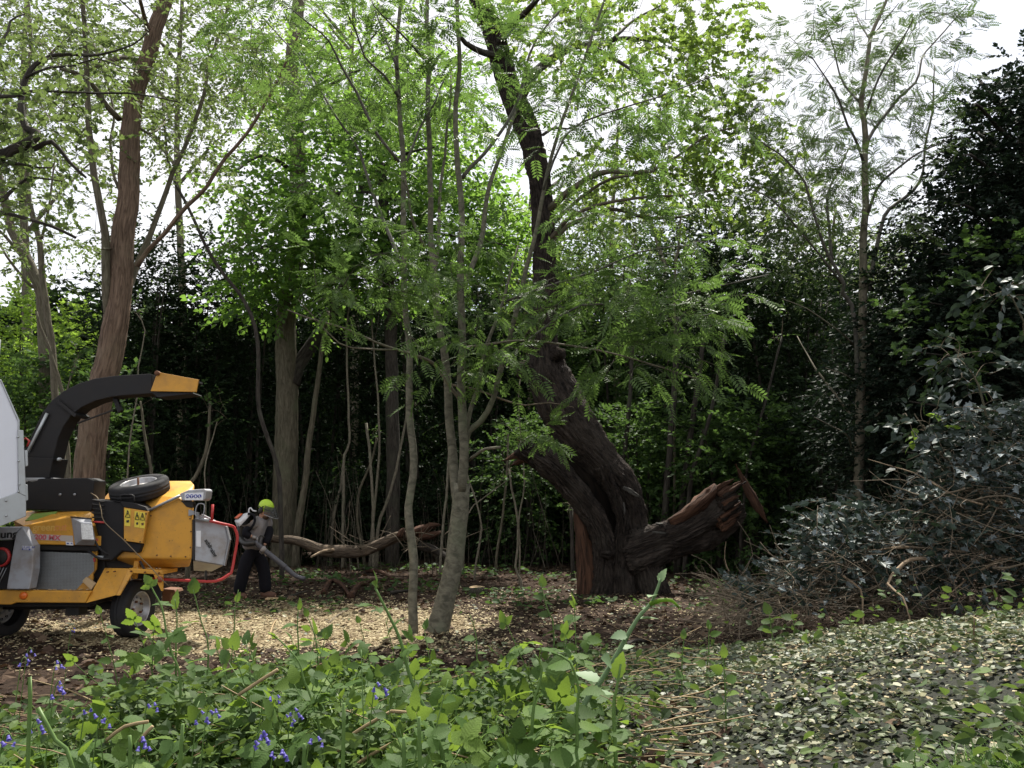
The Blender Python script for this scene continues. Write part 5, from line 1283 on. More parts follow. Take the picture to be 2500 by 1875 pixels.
# spare wheel lying on the hopper
sc_ = P(*C2(585, 385), yh + .30)
sw = wheel('spare_wheel', sc_, (-.10, -.30, .94), .335, .19, ch, False)
tube('spare_clamp', [sc_ + np.array((0, 0, -.15)), sc_ + np.array((-.012, -.035, .13))], .014, MAT['rust'], sw, 8)
tube('carrier_bracket', [P(*C2(x, y), yh - .07) for x, y in ((395, 520), (392, 455), (470, 450), (525, 460), (530, 530))], .01, MAT['black_metal'], ch, 6, step=.03)
tube('pull_cord', [P(*C2(x, y), YB - d) for x, y, d in ((90, 430, -.2), (160, 480, -.1), (195, 600, .02), (228, 722, .05), (430, 912, .05), (575, 1062, .07), (715, 1200, .1), (790, 1290, .1), (880, 1370, .05))], .0055, MAT['rope'], ch, 6, step=.05)

# hoses, bolts and welded ribs
for k, pts in enumerate(([(110, 880, .0), (170, 980, -.03), (240, 1040, .02), (330, 1060, .1)], [(60, 1010, .02), (150, 1080, -.02), (230, 1100, .0), (320, 1080, .1)], [(590, 1120, .1), (640, 1210, .05), (700, 1230, .1), (760, 1190, .2)])):
    tube('hose', [P(*C2(x, y), YB + d) for x, y, d in pts], .013, MAT['rubber'], ch, 8, step=.03)
for x, y in ((700, 660), (760, 1060), (900, 1070), (1050, 1075), (1100, 980), (1104, 820), (1095, 690)): disc('bolt', *C2(x, y), yh - .002, .009, 'rust', hopper, .006, 8)
for x, y in ((440, 900), (590, 925), (650, 640)): disc('bolt', *C2(x, y), YB + .004, .008, 'dark_metal', ch, .006, 8)
for x, y in ((260, 1230), (330, 1225), (300, 1440), (500, 1222), (640, 1232), (780, 1240)): disc('bolt', *C2(x, y), YB + .0, .008, 'rust', ch, .02, 8)
for k in range(60):                                # sawdust and chips caught on the ledges
    x = rng.uniform(60, 480); c = P(*C1(x, 1306), YB + .0); c[2] += .006; c[1] += rng.uniform(-.04, .04)
    if k % 2: c = P(*C2(rng.uniform(490, 800), 1205), YB + rng.uniform(.05, .35)); c[2] += .012
    box('wood_chip', c, (rng.uniform(.01, .03), rng.uniform(.008, .02), .006), MAT['wood_cut'], ch, 0, Euler((rng.normal() * .2, rng.normal() * .2, rng.random() * 3)))

# ---------------------------------------------------------------- truck whose tail shows at the left edge
YT = 8.7
tc_ = P(*C1(126, 600), YT)                       # near rear corner post
fwd = norm(np.array((-.785, -.62, 0))); wid = norm(np.array((-.62, .785, 0)))
def PT(x, y, back=0.0):
    """crop pixel -> point on the truck's side plane"""
    a = P(*C1(x, y), 1.0); d = a - np.array((0, 0, CAM_H)); q0 = np.array((tc_[0], tc_[1], CAM_H))
    k = np.dot(q0, wid) / np.dot(d, wid) if False else (np.dot(q0[:2], wid[:2]) / np.dot(d[:2], wid[:2]))
    return np.array((0, 0, CAM_H)) + d * k + wid * back
def TL(f, w_, z): return np.array((tc_[0], tc_[1], 0)) + fwd * f + wid * w_ + np.array((0, 0, z))
tr = empty('tipper_truck', TL(2.2, .9, 0), 'white tipper truck body with grey aluminium frame at the left edge', 'truck')
def tprism(name, pts, b0, th, mat, parent, bevel=.005):
    a = [p + wid * b0 for p in pts]; return_pts = a + [p + wid * th for p in a]
    n = len(a); bm = bmesh.new()
    A = [bm.verts.new(tuple(p)) for p in a]; B = [bm.verts.new(tuple(p + wid * th)) for p in a]
    bm.faces.new(A); bm.faces.new(B[::-1])
    for i_ in range(n): bm.faces.new((A[i_], B[i_], B[(i_ + 1) % n], A[(i_ + 1) % n]))
    return from_bm(name, bm, MAT[mat], parent, bevel)
e1, e2, e3 = PT(0, 170), PT(98, 395), PT(98, 778)
z0, ztop = PT(0, 812)[2], PT(0, 170)[2] + .75
def at_f(f, z): return TL(f, 0, z)
def f_of(p): return float(np.dot(p - TL(0, 0, 0), fwd))
tprism('side_panel', [at_f(3.4, ztop), at_f(f_of(e1) + .5, ztop), e1, e2, e3, PT(0, 815), at_f(3.4, PT(0, 815)[2])], 0, .04, 'white_panel', tr)
tprism('bottom_rail', [at_f(3.4, PT(0, 812)[2]), PT(0, 812), PT(100, 777), PT(140, 800), PT(140, 908), PT(0, 962), at_f(3.4, PT(0, 962)[2])], -.015, .07, 'galvanised', tr)
tprism('rear_post', [PT(94, 440), PT(126, 445), PT(140, 800), PT(100, 782)], -.02, .08, 'galvanised', tr)
tprism('edge_trim', [PT(-4, 166), PT(8, 172), PT(106, 390), PT(106, 445), PT(96, 445), PT(96, 396)], -.012, .06, 'galvanised', tr)
for (x, y) in ((97, 480), (100, 610), (104, 735), (32, 823), (100, 775), (32, 905)):
    lathe('rivet', [(0, .028), (.01, .026), (.013, .018), (.013, .0)], PT(x, y), -wid, MAT['galvanised'], tr, 10)
for y in (590, 775): tprism('hinge', [PT(132, y - 40), PT(150, y - 38), PT(152, y + 45), PT(136, y + 50)], .0, .06, 'galvanised', tr)
def tbox(name, f0, f1, w0, w1, z0_, z1_, mat, bevel=.01):
    return hull(name, [TL(f, w_, z) for f in (f0, f1) for w_ in (w0, w1) for z in (z0_, z1_)], MAT[mat], tr, bevel)
zf_ = PT(0, 962)[2]
tbox('tailgate', .06, .10, .08, 1.9, zf_ + .1, e2[2], 'white_panel')
tbox('far_side_panel', .1, 3.4, 1.9, 1.94, zf_ + .1, ztop, 'white_panel')
tbox('headboard', 3.36, 3.4, .05, 1.9, zf_ + .1, ztop, 'white_panel')
tbox('body_floor', .1, 3.38, .06, 1.9, zf_ + .02, zf_ + .09, 'galvanised')
for w_ in (.5, 1.35): tbox('chassis_rail', .5, 5.0, w_, w_ + .1, .85, 1.05, 'dark_metal')
for w_ in (.55, 1.3): tbox('body_bearer', .4, 3.3, w_, w_ + .1, 1.05, zf_ + .02, 'dark_metal')
for f in (1.6, 4.6):
    for w_, s_ in ((.16, -1), (1.78, 1)):
        wheel('wheel', TL(f, w_, .4), wid * s_, .4, .24, tr)
hull('cab', [TL(f, w_, z) for f, z in ((3.6, .75), (5.4, .75), (5.4, 1.5), (5.0, 2.4), (3.6, 2.4)) for w_ in (.08, 1.86)], MAT['white_panel'], tr, .06)
hull('cab_window', [TL(f, w_, z) for f, z in ((3.8, 1.55), (5.0, 1.55), (4.78, 2.2), (3.8, 2.2)) for w_ in (.065, .1)], MAT['ink'], tr, .01)
rl = PT(146, 500, .04)
tube('red_hook', [rl + np.array(p) for p in ((-.06, 0, -.06), (-.05, 0, .0), (-.01, 0, .03), (.03, 0, .0), (.01, 0, -.06))], .012, MAT['red_paint'], tr, 6)
# ---------------------------------------------------------------- the worker
paint('skin', (.45, .25, .17), .55, 0, .1, 20)
paint('shirt_grey', (.23, .215, .22), .9, 0, .3, 14, (.1, .09, .09), .3)
paint('cloth_black', (.010, .010, .014), .95, 0, .4, 12, (.02, .018, .02), .3, .15)
paint('glove', (.30, .28, .27), .8, 0, .5, 22, (.12, .1, .09), .2)
paint('boot', (.10, .045, .025), .7, 0, .5, 18, (.04, .025, .02), .2)
paint('helmet_lime', (.42, .62, .03), .35, 0, .1, 12)
paint('plastic_black', (.02, .02, .02), .45, 0, .2, 12)
paint('plastic_white', (.62, .63, .66), .4, 0, .2, 12)
paint('plastic_orange', (.55, .09, .02), .4, 0, .2, 12)
paint('plastic_tube', (.075, .075, .09), .4, 0, .3, 12, (.1, .09, .08))
paint('beard', (.07, .04, .025), .9, 0, .2, 40)
def meshmat():
    m, n, out = _new('visor_mesh')
    tr_ = n.nodes.new('ShaderNodeBsdfTransparent'); d = n.nodes.new('ShaderNodeBsdfPrincipled'); d.inputs['Base Color'].default_value = (.02, .02, .02, 1)
    ms = n.nodes.new('ShaderNodeMixShader'); ms.inputs[0].default_value = .72
    n.links.new(tr_.outputs[0], ms.inputs[1]); n.links.new(d.outputs[0], ms.inputs[2]); n.links.new(ms.outputs[0], out.inputs[0])
meshmat()

def skinned(name, nodes, edges, mat, parent, sub=2, root=0):
    """nodes: (point, radius or (rx, ry)); grown with the Skin modifier"""
    off = ORG[parent.name]
    me = bpy.data.meshes.new(name)
    me.from_pydata([tuple(np.asarray(p) - off) for p, _ in nodes], edges, [])
    o = link(name, me, MAT[mat], parent)
    m = o.modifiers.new('skin', 'SKIN'); m.use_smooth_shade = True; m.branch_smoothing = .6
    if not me.skin_vertices: 
        pass
    for k, (p, r) in enumerate(nodes):
        sv = me.skin_vertices[0].data[k]
        sv.radius = r if isinstance(r, (tuple, list)) else (r, r)
        sv.use_root = k == root
    s_ = o.modifiers.new('sub', 'SUBSURF'); s_.levels = sub; s_.render_levels = sub
    return o

Yp = 13.6
gp = float(gz(P(615, 1455, Yp)[0], Yp))
def H(x, y, d=0.0):
    return P(*C4(x, y), Yp + d)
man = empty('person', (H(400, 1400)[0], Yp, gp), 'person in lime helmet, grey shirt and dark trousers, bent over blowing chips', 'person')
pelvis, waist, chest, neck, head0 = H(395, 850), H(400, 730), H(455, 560), H(520, 430), H(560, 345)
shR, shL = H(410, 470, -.16), H(590, 480, .14)       # near and far shoulder
elR, haR = H(290, 640, -.26), H(400, 672, -.24)
elL, haL = H(605, 640, .05), H(548, 790, -.08)
hipR, knR, anR = H(345, 890, -.09), H(285, 1120, -.12), H(215, 1385, -.1)
hipL, knL, anL = H(455, 890, .09), H(545, 1120, .08), H(560, 1395, .06)
zf = gp
anR[2] = gp + .09; anL[2] = gp + .09
toR = anR + np.array((.16, -.08, -.05)); toL = anL + np.array((.2, -.10, -.05))
body = skinned('body', [(pelvis, .07), (waist, .07), (chest, .08), (neck, .055), (head0, .085), (H(570, 290), .08), (shR, .032), (elR, .03), (haR, .026), (shL, .032), (elL, .03), (haL, .026), (hipR, .05), (knR, .045), (anR, .035), (hipL, .05), (knL, .045), (anL, .035), (toR, .025), (toL, .025)],
               [(0, 1), (1, 2), (2, 3), (3, 4), (4, 5), (2, 6), (6, 7), (7, 8), (2, 9), (9, 10), (10, 11), (0, 12), (12, 13), (13, 14), (0, 15), (15, 16), (16, 17), (14, 18), (17, 19)], 'skin', man)
# face, turned down towards the tube end
fd = norm(np.array((.80, -.42, -.36)))               # where the face looks
fu = norm(np.array((.33, -.1, .94))); fu = norm(fu - fd * np.dot(fu, fd)); fr = np.cross(fd, fu)
hc = H(562, 335)
def ell(name, c, rx, ry, rz, mat, parent, ax=(fd, fr, fu), seg=16):
    bm = bmesh.new(); bmesh.ops.create_uvsphere(bm, u_segments=seg, v_segments=seg // 2 + 2, radius=1)
    M = Matrix(((ax[0][0] * rx, ax[1][0] * ry, ax[2][0] * rz, c[0]), (ax[0][1] * rx, ax[1][1] * ry, ax[2][1] * rz, c[1]), (ax[0][2] * rx, ax[1][2] * ry, ax[2][2] * rz, c[2]), (0, 0, 0, 1)))
    bmesh.ops.transform(bm, matrix=M, verts=bm.verts)
    return from_bm(name, bm, MAT[mat], parent, smooth=True)
ell('face', hc + fd * .012 - fu * .02, .1, .078, .125, 'skin', body)
ell('nose', hc + fd * .112 - fu * .03, .018, .013, .024, 'skin', body)
for s_ in (-1, 1):
    ell('eye', hc + fd * .098 + fr * .032 * s_, .010, .014, .009, 'ink', body)
ell('mouth', hc + fd * .1 - fu * .075, .008, .024, .006, 'rust', body)
ell('beard', hc + fd * .05 - fu * .105, .058, .058, .045, 'beard', body)
# clothes
skinned('shirt', [(H(385, 875), (.2, .17)), (waist, (.2, .18)), (H(430, 640), (.21, .19)), (chest, (.22, .2)), (H(505, 470), (.17, .15)), (H(525, 425), .085), (shR, .12), (H(340, 575, -.22), .1), (shL, .12), (H(614, 575, .1), .1)],
        [(0, 1), (1, 2), (2, 3), (3, 4), (4, 5), (3, 6), (6, 7), (3, 8), (8, 9)], 'shirt_grey', man)
skinned('sleeve', [(H(365, 530, -.21), .085), (elR, .082), (H(345, 658, -.252), .066), (haR - np.array((.03, 0, .0)), .058)], [(0, 1), (1, 2), (2, 3)], 'cloth_black', man)
skinned('sleeve', [(H(608, 535, .1), .085), (elL, .082), (H(578, 722, -.02), .066), (haL + np.array((0.012, 0, .03)), .058)], [(0, 1), (1, 2), (2, 3)], 'cloth_black', man)
skinned('trousers', [(H(395, 800), (.19, .17)), (pelvis, (.2, .18)), (hipR, .13), (H(310, 1010, -.11), .115), (knR, .104), (H(245, 1270, -.11), .105), (anR + np.array((0, 0, -.03)), .1), (hipL, .13), (H(515, 1010, .09), .115), (knL, .104), (H(558, 1270, .07), .105), (anL + np.array((0, 0, -.03)), .1)],
        [(0, 1), (1, 2), (2, 3), (3, 4), (4, 5), (5, 6), (1, 7), (7, 8), (8, 9), (9, 10), (10, 11)], 'cloth_black', man, root=1)
for a, b in ((anR, toR), (anL, toL)):
    a2 = a.copy(); a2[2] = gp + .06; b2 = b.copy(); b2[2] = gp + .045
    skinned('boot', [(a + np.array((0, 0, .05)), .08), (a2 - np.array((.04, -.02, 0)), .075), (b2 * .6 + a2 * .4, .07), (b2, .06)], [(0, 1), (1, 2), (2, 3)], 'boot', man)
# gloved hands with five fingers each, closed on grip and tube
def hand(name, wrist, fwd, palm_dir, mat, parent, thumb_side):
    fwd = norm(np.array(fwd, float)); pd = norm(np.array(palm_dir, float) - fwd * np.dot(palm_dir, fwd)); sd = np.cross(fwd, pd)
    nodes = [(wrist, .034), (wrist + fwd * .045, (.04, .026)), (wrist + fwd * .085, (.042, .024))]; edges = [(0, 1), (1, 2)]
    palm = skinned(name, nodes, edges, mat, parent, 1)
    for k, ln in enumerate((.062, .075, .07, .055)):
        b = wrist + fwd * .08 + sd * (.033 - .022 * k)
        p1 = b + fwd * ln * .5 + pd * .012; p2 = p1 + fwd * ln * .12 + pd * ln * .5; p3 = p2 - fwd * ln * .32 + pd * ln * .22
        skinned('finger', [(b, .0105), (p1, .010), (p2, .0095), (p3, .0085)], [(0, 1), (1, 2), (2, 3)], mat, palm, 1)
    b = wrist + fwd * .03 + sd * .035 * thumb_side
    skinned('thumb', [(b, .0125), (b + sd * .03 * thumb_side + fwd * .02 + pd * .02, .0115), (b + sd * .025 * thumb_side + fwd * .05 + pd * .045, .0095)], [(0, 1), (1, 2)], mat, palm, 1)
hand('glove', haR - np.array((.02, 0, 0)), haR - elR, (.3, .2, -.9), 'glove', man, 1)
hand('glove', haL, haL - elL, (-.4, .3, -.6), 'glove', man, -1)
# helmet with visor and ear muffs
hel = ell('helmet', hc + fu * .055 - fd * .012, .135, .112, .115, 'helmet_lime', man, seg=24)
for s_ in (-1, 1): 
    ell('ear_muff', hc - fd * .01 + fr * .095 * s_ - fu * .015, .045, .03, .06, 'plastic_black', hel)
    tube('muff_arm', [hc - fd * .01 + fr * .112 * s_ - fu * .0, hc + fd * .03 + fr * .118 * s_ + fu * .07], .008, MAT['plastic_black'], hel, 6)
rim = [hc + fu * .03 + (fd * math.cos(a) * .137 + fr * math.sin(a) * .115) - fd * .012 for a in np.linspace(-2.2, 2.2, 16)]
tube('helmet_rim', rim, .008, MAT['plastic_black'], hel, 6)
vis = []
for a in np.linspace(-1.15, 1.15, 11):
    for q, (rr, zz) in enumerate(((.135, .075), (.215, .02), (.285, -.06))):
        vis.append(hc + fd * (math.cos(a) * rr * 1.0) + fr * math.sin(a) * min(rr, .15) + fu * (zz + .02))
vis = np.array(vis); F = [(i_ * 3 + j_, i_ * 3 + j_ + 1, (i_ + 1) * 3 + j_ + 1, (i_ + 1) * 3 + j_) for i_ in range(10) for j_ in range(2)]
vo = mk('visor', vis, [np.array(F)], MAT['visor_mesh'], hel)
tube('visor_edge', vis[2::3], .005, MAT['grey_metal'], vo, 5)

# backpack blower, worn on the back
lb = empty('leaf_blower', H(300, 560, -.05), 'white and orange backpack leaf blower with long dark tube', 'blower')
skinned('backpack_frame', [(H(330, 420, -.05), .05), (H(270, 520, -.05), .075), (H(240, 640, -.05), .07), (H(270, 760, -.05), .05)], [(0, 1), (1, 2), (2, 3)], 'plastic_black', lb)
hull('engine_cover', [H(350, 365, -.17), H(400, 370, .1), H(210, 500, -.2), H(165, 470, .1), H(240, 545, -.2), H(200, 560, .1), H(335, 440, -.2), H(280, 385, .12)], MAT['plastic_white'], lb, .02)
hull('starter_cover', [H(160, 440, .0), H(230, 380, .0), H(280, 375, .15), H(170, 450, .16), H(200, 450, -.05), H(260, 400, -.06)], MAT['plastic_orange'], lb, .015)
tube('carry_handle', [H(350, 390, -.1), H(352, 330, -.1), H(375, 312, -.1), H(400, 345, -.1), H(445, 352, -.1)], .013, MAT['plastic_white'], lb, 8, step=.02)
tube('shoulder_strap', [H(340, 385, -.2), H(410, 400, -.25), H(425, 480, -.27), H(380, 560, -.29), H(300, 590, -.2)], .02, MAT['cloth_black'], lb, 8, step=.03, flat=.6)
tube('flexible_hose', [H(240, 700, -.15), H(300, 760, -.26), H(370, 760, -.28), H(430, 750, -.26)], .045, MAT['plastic_black'], lb, 14, step=.02)
tp = [H(425, 735, -.26), H(500, 810, -.22), H(600, 890, -.2), H(700, 970, -.18), H(800, 1050, -.16), H(890, 1130, -.15), H(960, 1180, -.15), H(1060, 1210, -.15)]
bt = tube('blower_tube', tp, [.042, .042, .043, .042, .04, .038, .036, .036], MAT['plastic_tube'], lb, 16, step=.05)
for k in (2, 4): tube('tube_ring', [tp[k] + (tp[k + 1] - tp[k]) * .0, tp[k] + (tp[k + 1] - tp[k]) * .12], .047, MAT['plastic_tube'], bt, 16)
tube('tube_band', [H(510, 820, -.22), H(555, 855, -.21)], .044, MAT['glove'], bt, 16)
tube('throttle_grip', [H(470, 760, -.25), H(480, 700, -.25), H(500, 660, -.24), H(545, 685, -.24)], .014, MAT['plastic_black'], lb, 8, step=.02)

# ---------------------------------------------------------------- fallen log, stump, branches
Y = 18.2
g0 = P(850, 1375, Y)
lg = empty('fallen_log', (g0[0], Y, float(gz(g0[0], Y))), 'long crooked fallen log with torn end lying across the clearing', 'log')
lp = cc(C6, [(60, 1190), (130, 1200), (240, 1210), (310, 1235), (370, 1258), (470, 1262), (560, 1258), (640, 1225), (720, 1190), (800, 1180), (870, 1165)])
tube('trunk', [P(u, v, Y) for u, v in lp], np.array([8, 9, 10, 12, 14, 14, 14, 13, 12, 11, 9]) * Y / FPX, MAT['log_bark'], lg, 24, .13, 2.0, .1)
for (a, b, c, wd) in (((830, 1180), (880, 1140), (930, 1135), 9), ((830, 1190), (890, 1185), (935, 1165), 10), ((800, 1170), (850, 1150), (905, 1150), 9), ((735, 1190), (745, 1165), (755, 1150), 8)):
    tube('torn_wood', [P(*C6(*a), Y - .1), P(*C6(*b), Y - .12), P(*C6(*c), Y - .05)], np.array([1.2, 1, .15]) * wd * Y / FPX, MAT['wood_rot'], lg, 10, .25, wd, .08)
tube('side_branch', [P(*C6(415, 1255), Y - .1), P(*C6(365, 1262), Y - .4), P(*C6(310, 1288), Y - .7)], [.05, .035, .02], MAT['twig_dry'], lg, 8, .08, 1, .1)
tube('support_branch', [P(*C6(830, 1230), Y), P(*C6(890, 1250), Y - .1), P(*C6(940, 1275), Y - .2), P(*C6(1030, 1310), Y - .8)], [.1, .09, .07, .03], MAT['bark_dark'], lg, 10, .1, 1, .15)
tube('support_branch', [P(*C6(100, 1195), Y), P(*C6(60, 1215), Y + .1), P(*C6(20, 1330), Y + .2)], [.09, .08, .07], MAT['bark_dark'], lg, 10, .1, 1, .15)
for k in range(22):
    x = rng.uniform(430, 1000); y0 = rng.uniform(1180, 1270)
    d = np.array((rng.normal(), rng.normal() * .5, abs(rng.normal()) * .8 + .1)); d = norm(d); a = P(*C6(x, y0), Y + rng.uniform(-.3, .3)); a[2] = max(a[2], .05)
    tube('dead_twig', [a, a + d * .3 + rng.normal(size=3) * .05, a + d * .7 + rng.normal(size=3) * .1], [.014, .01, .004], MAT['twig'], lg, 5, 0, 0, .1)
def stump(u, v, Y, r, h, lab):
    b = P(u, v, Y); b[2] = float(gz(b[0], b[1]))
    s_ = empty('tree_stump', b, lab, 'stump')
    tube('stump_side', [b + np.array((0, 0, -.05)), b + np.array((0, 0, h * .5)), b + np.array((0, 0, h))], [r * 1.25, r * 1.05, r], MAT['bark_dark'], s_, 18, .06, 1)
    lathe('cut_face', [(0, .004), (r * .97, .002), (r * 1.0, -.01)], b + np.array((0, 0, h)), (.05, -.1, 1), MAT['wood_cut'], s_, 20)
stump(1166, 1432, 14.2, .14, .13, 'small pale sawn stump on the litter left of the oak')
stump(1440, 1462, 13.0, .10, .06, 'low sawn stump in the litter in front of the oak')
def fallen(pts, r, mat, lab, name='fallen_branch', cat='branch'):
    w_ = []
    for (u, v) in pts:
        Y_ = (CAM_H - .05) * FPX / (v - HOR)
        q = P(u, v, Y_); w_.append(q)
    w_ = np.array(w_); w_[:, 2] = gz(w_[:, 0], w_[:, 1]) + r * .9 + np.array([.0] + [rng.uniform(0, .06) for _ in range(len(w_) - 2)] + [.0])
    o = bpy.data.objects.new('tmp', None)
    loc = w_[0].copy()
    p, rr = resample(w_, np.linspace(r, r * .5, len(w_)), .1)
    V, g, uv = tube_arrays(p, rr, 9, .12, r * 50)
    tag(mk(name, V, g, MAT[mat], None, uv=uv, loc=loc), lab, cat, 'dead branches on the ground')
fallen(cc(C6, [(372, 1438), (395, 1400), (420, 1395), (465, 1420), (500, 1455)]), .05, 'wood_rot', 'curved reddish dead branch arched on the litter below the blower tube')
fallen(cc(C6, [(500, 1455), (540, 1420), (580, 1410)]), .06, 'wood_rot', 'stubby torn branch right of the curved reddish one')
fallen(cc(C6, [(575, 1340), (640, 1355), (700, 1378)]), .05, 'wood_rot', 'red-brown branch lying below the log')
fallen(cc(C6, [(690, 1440), (735, 1438), (780, 1432)]), .035, 'bark_dark', 'dark branch touching the single rowan stem')
fallen(cc(C6, [(390, 1560), (460, 1525), (540, 1500)]), .014, 'twig', 'thin twig on the pale wood chips')
fallen(cc(C6, [(110, 1640), (130, 1590), (150, 1550)]), .014, 'straw', 'pale stick on the chips below the worker')
fallen(cc(C6, [(170, 1470), (260, 1440), (300, 1425)]), .02, 'bark_dark', 'dark stick pointing right from the worker')
fallen(cc(CG, [(470, 370), (540, 355), (640, 350)]), .03, 'bark_dark', 'dark straight stick behind the tall pale stalk')
pc = P(*C4(690, 1450), 13.3); pc[2] = float(gz(pc[0], pc[1])) + .02
o = box('wood_slab', pc, (.3, .12, .03), MAT['wood_cut'], None, .008); o['label'] = 'flat slice of fresh wood by the front boot of the worker'; o['category'] = 'wood'
# ---------------------------------------------------------------- what covers the ground
def lay(n, xs, ys, leaf, size, mat, name, label, cat, tilt=.5, lift=.012, keep=None, jit=.5):
    x = rng.uniform(*xs, n); y = rng.uniform(*ys, n)
    m = (np.abs(x) < .80 * y + 1.0)
    if keep is not None: m &= rng.random(n) < keep(x, y)
    x, y = x[m], y[m]; n = len(x)
    e = .06
    z = gz(x, y)
    nx = -(gz(x + e, y) - z) / e; ny_ = -(gz(x, y + e) - z) / e
    nn = np.stack([nx, ny_, np.ones(n)], -1) + rng.normal(size=(n, 3)) * tilt * np.array((1, 1, .2))
    a = rng.uniform(0, 2 * math.pi, n)
    d = np.stack([np.cos(a), np.sin(a), rng.normal(size=n) * .15], -1)
    s = size * np.clip(np.exp(rng.normal(size=n) * jit * .8 - .1), .35, 1.6)
    p = np.stack([x, y, z + lift * rng.uniform(.3, 1.6, n)], -1) - norm(d) * s[:, None] * .5
    V, G = place(leaf, p, d, nn, s)
    return tag(mk(name, V, G, MAT[mat], None, smooth=False), label, cat, kind='stuff')
CHIP = T([(0, -.2, 0), (1, -.16, .02), (1, .16, 0), (0, .2, .02), (.05, -.16, .12), (.95, -.12, .14), (.95, .12, .12), (.05, .16, .14)], [(4, 5, 6, 7), (0, 1, 5, 4), (1, 2, 6, 5), (2, 3, 7, 6), (3, 0, 4, 7)])
CHIPF = T([(0, -.22, 0), (1, -.18, .05), (1, .18, .12), (0, .22, .02)], [(0, 1, 2, 3)])
lay(130000, (-7.5, 3.5), (7.6, 17), CHIPF, .03, 'wood_chip', 'wood_chips', 'pale fresh wood chips spread on the ground round the chipper and worker', 'wood chips', .5, .012, chips_far)
def chips_near(x, y):
    top = sstep(1.2, 2.6, x) * sstep(3.4, 4.6, y)
    return np.clip(mound_f(x, y) * (.18 + 1.0 * top * (.4 + .6 * (wob(x, y, 1.6, 1.) > -.3))), 0, 1)
lay(110000, (-.6, 6.0), (1.9, 9.5), CHIPF, .02, 'wood_chip', 'wood_chips', 'pale wood chips strewn over the leafy mound at lower right', 'wood chips', .6, .014, chips_near)
lay(98000, (-.8, 6.6), (1.8, 9.5), RAG, .031, 'leaf_shred', 'shredded_leaves', 'shredded grey-green holly leaves covering the mound at lower right', 'leaves', .9, .03, lambda x, y: np.clip(mound_f(x, y) + .12, 0, 1) * (.5 + .5 * (wob(x, y, 2.0) > -.2)), .65)
lay(26000, (-9, 9), (2.2, 20), LOBED, .085, 'leaf_litter', 'leaf_litter', 'brown fallen leaves covering the woodland floor', 'leaves', .55, .02, lambda x, y: np.where(y < 9, .8, .5) * (1 - .75 * chips_far(x, y)) * (1 - .97 * mound_f(x, y)))
lay(8000, (-6, 7), (3.0, 16), OVATE, .045, 'leaf_shred', 'green_litter', 'scattered cut green leaves and ivy on the brown floor', 'leaves', .5, .03, lambda x, y: .2 + .6 * (wob(x, y, 1.1, 3.) > .2))
# ivy patches at the far edge
lay(5200, (-5, 7), (11.5, 20), OVATE, .09, 'leaf_understorey', 'ivy', 'low dark ivy spreading over the ground in the shade', 'ivy', .6, .10, lambda x, y: 1.0 * (wob(x, y, .7, 5.) > .05))

# ---------------------------------------------------------------- undergrowth in front
def cover(x, y):
    """how thick the low green cover is"""
    u = 1250 + FPX * x / y
    left = sstep(6.2, 4.6, y) * (1 - sstep(1350, 1650, u))
    left = left * np.where(u < 330, sstep(4.7, 3.6, y), 1)
    right = .02 + .30 * sstep(2050, 2400, u) * sstep(3.1, 2.4, y) + .12 * sstep(3.2, 2.4, y)
    return np.clip(left * (.75 + .25 * sstep(250, 500, u)) + right, 0, 1)
def scatter_cover(n, size, mat, leaf, hmax, name, label, cat):
    u = rng.uniform(-150, 2650, n); y = 1.9 + 4.6 * rng.random(n) ** 1.1; x = (u - 1250) / FPX * y
    patch = .35 + .65 * (wob(x, y, 2.4, 1.) > -.15)
    m = rng.random(n) < cover(x, y) * patch; x, y = x[m], y[m]; n = len(x)
    hh = hmax * (.55 + .45 * wob(x, y, 1.7, 4.)) * rng.random(n) ** .7
    p = np.stack([x, y, gz(x, y) + .015 + hh], -1)
    a = rng.uniform(0, 2 * math.pi, n); d = np.stack([np.cos(a), np.sin(a), rng.normal(size=n) * .35 - .1], -1)
    nn = np.array((0, -.2, 1.0)) + rng.normal(size=(n, 3)) * .75
    V, G = place(leaf, p, d, nn, size * rng.uniform(.5, 1.35, n))
    return tag(mk(name, V, G, MAT[mat], None, smooth=False), label, cat, kind='stuff')
def leaflet_arrays(L=1.0, W=.36, n=6, serr=.10, fold=.10, droop=.2, tip=1.0):
    V, UV, F = [], [], []
    for k in range(n + 1):
        t_ = k / n
        w_ = W * (math.sin(math.pi * t_ ** .72) ** .85 if 0 < t_ < 1 else 0.0)
        w_ *= 1 + (serr if k % 2 else -serr)
        z = -droop * t_ * t_
        V += [(t_ * L, 0, z), (t_ * L - .06 * w_, w_, z + fold * w_ * 2), (t_ * L - .06 * w_, -w_, z + fold * w_ * 2)]
        UV += [(t_, 0), (t_, w_), (t_, -w_)]
    for k in range(n):
        a, b = k * 3, (k + 1) * 3
        F += [(a, b, b + 1, a + 1), (a, a + 2, b + 2, b)]
    return np.array(V), F, UV
LV, LF, LUV = leaflet_arrays(1, .36, 4, .06, .1, .18)
LEAF6 = (LV, [np.array(LF)])
scatter_cover(56000, .052, 'leaf_cover', OVATE, .38, 'ground_cover', 'dense low green leaves of bramble and nettle across the foreground', 'undergrowth')
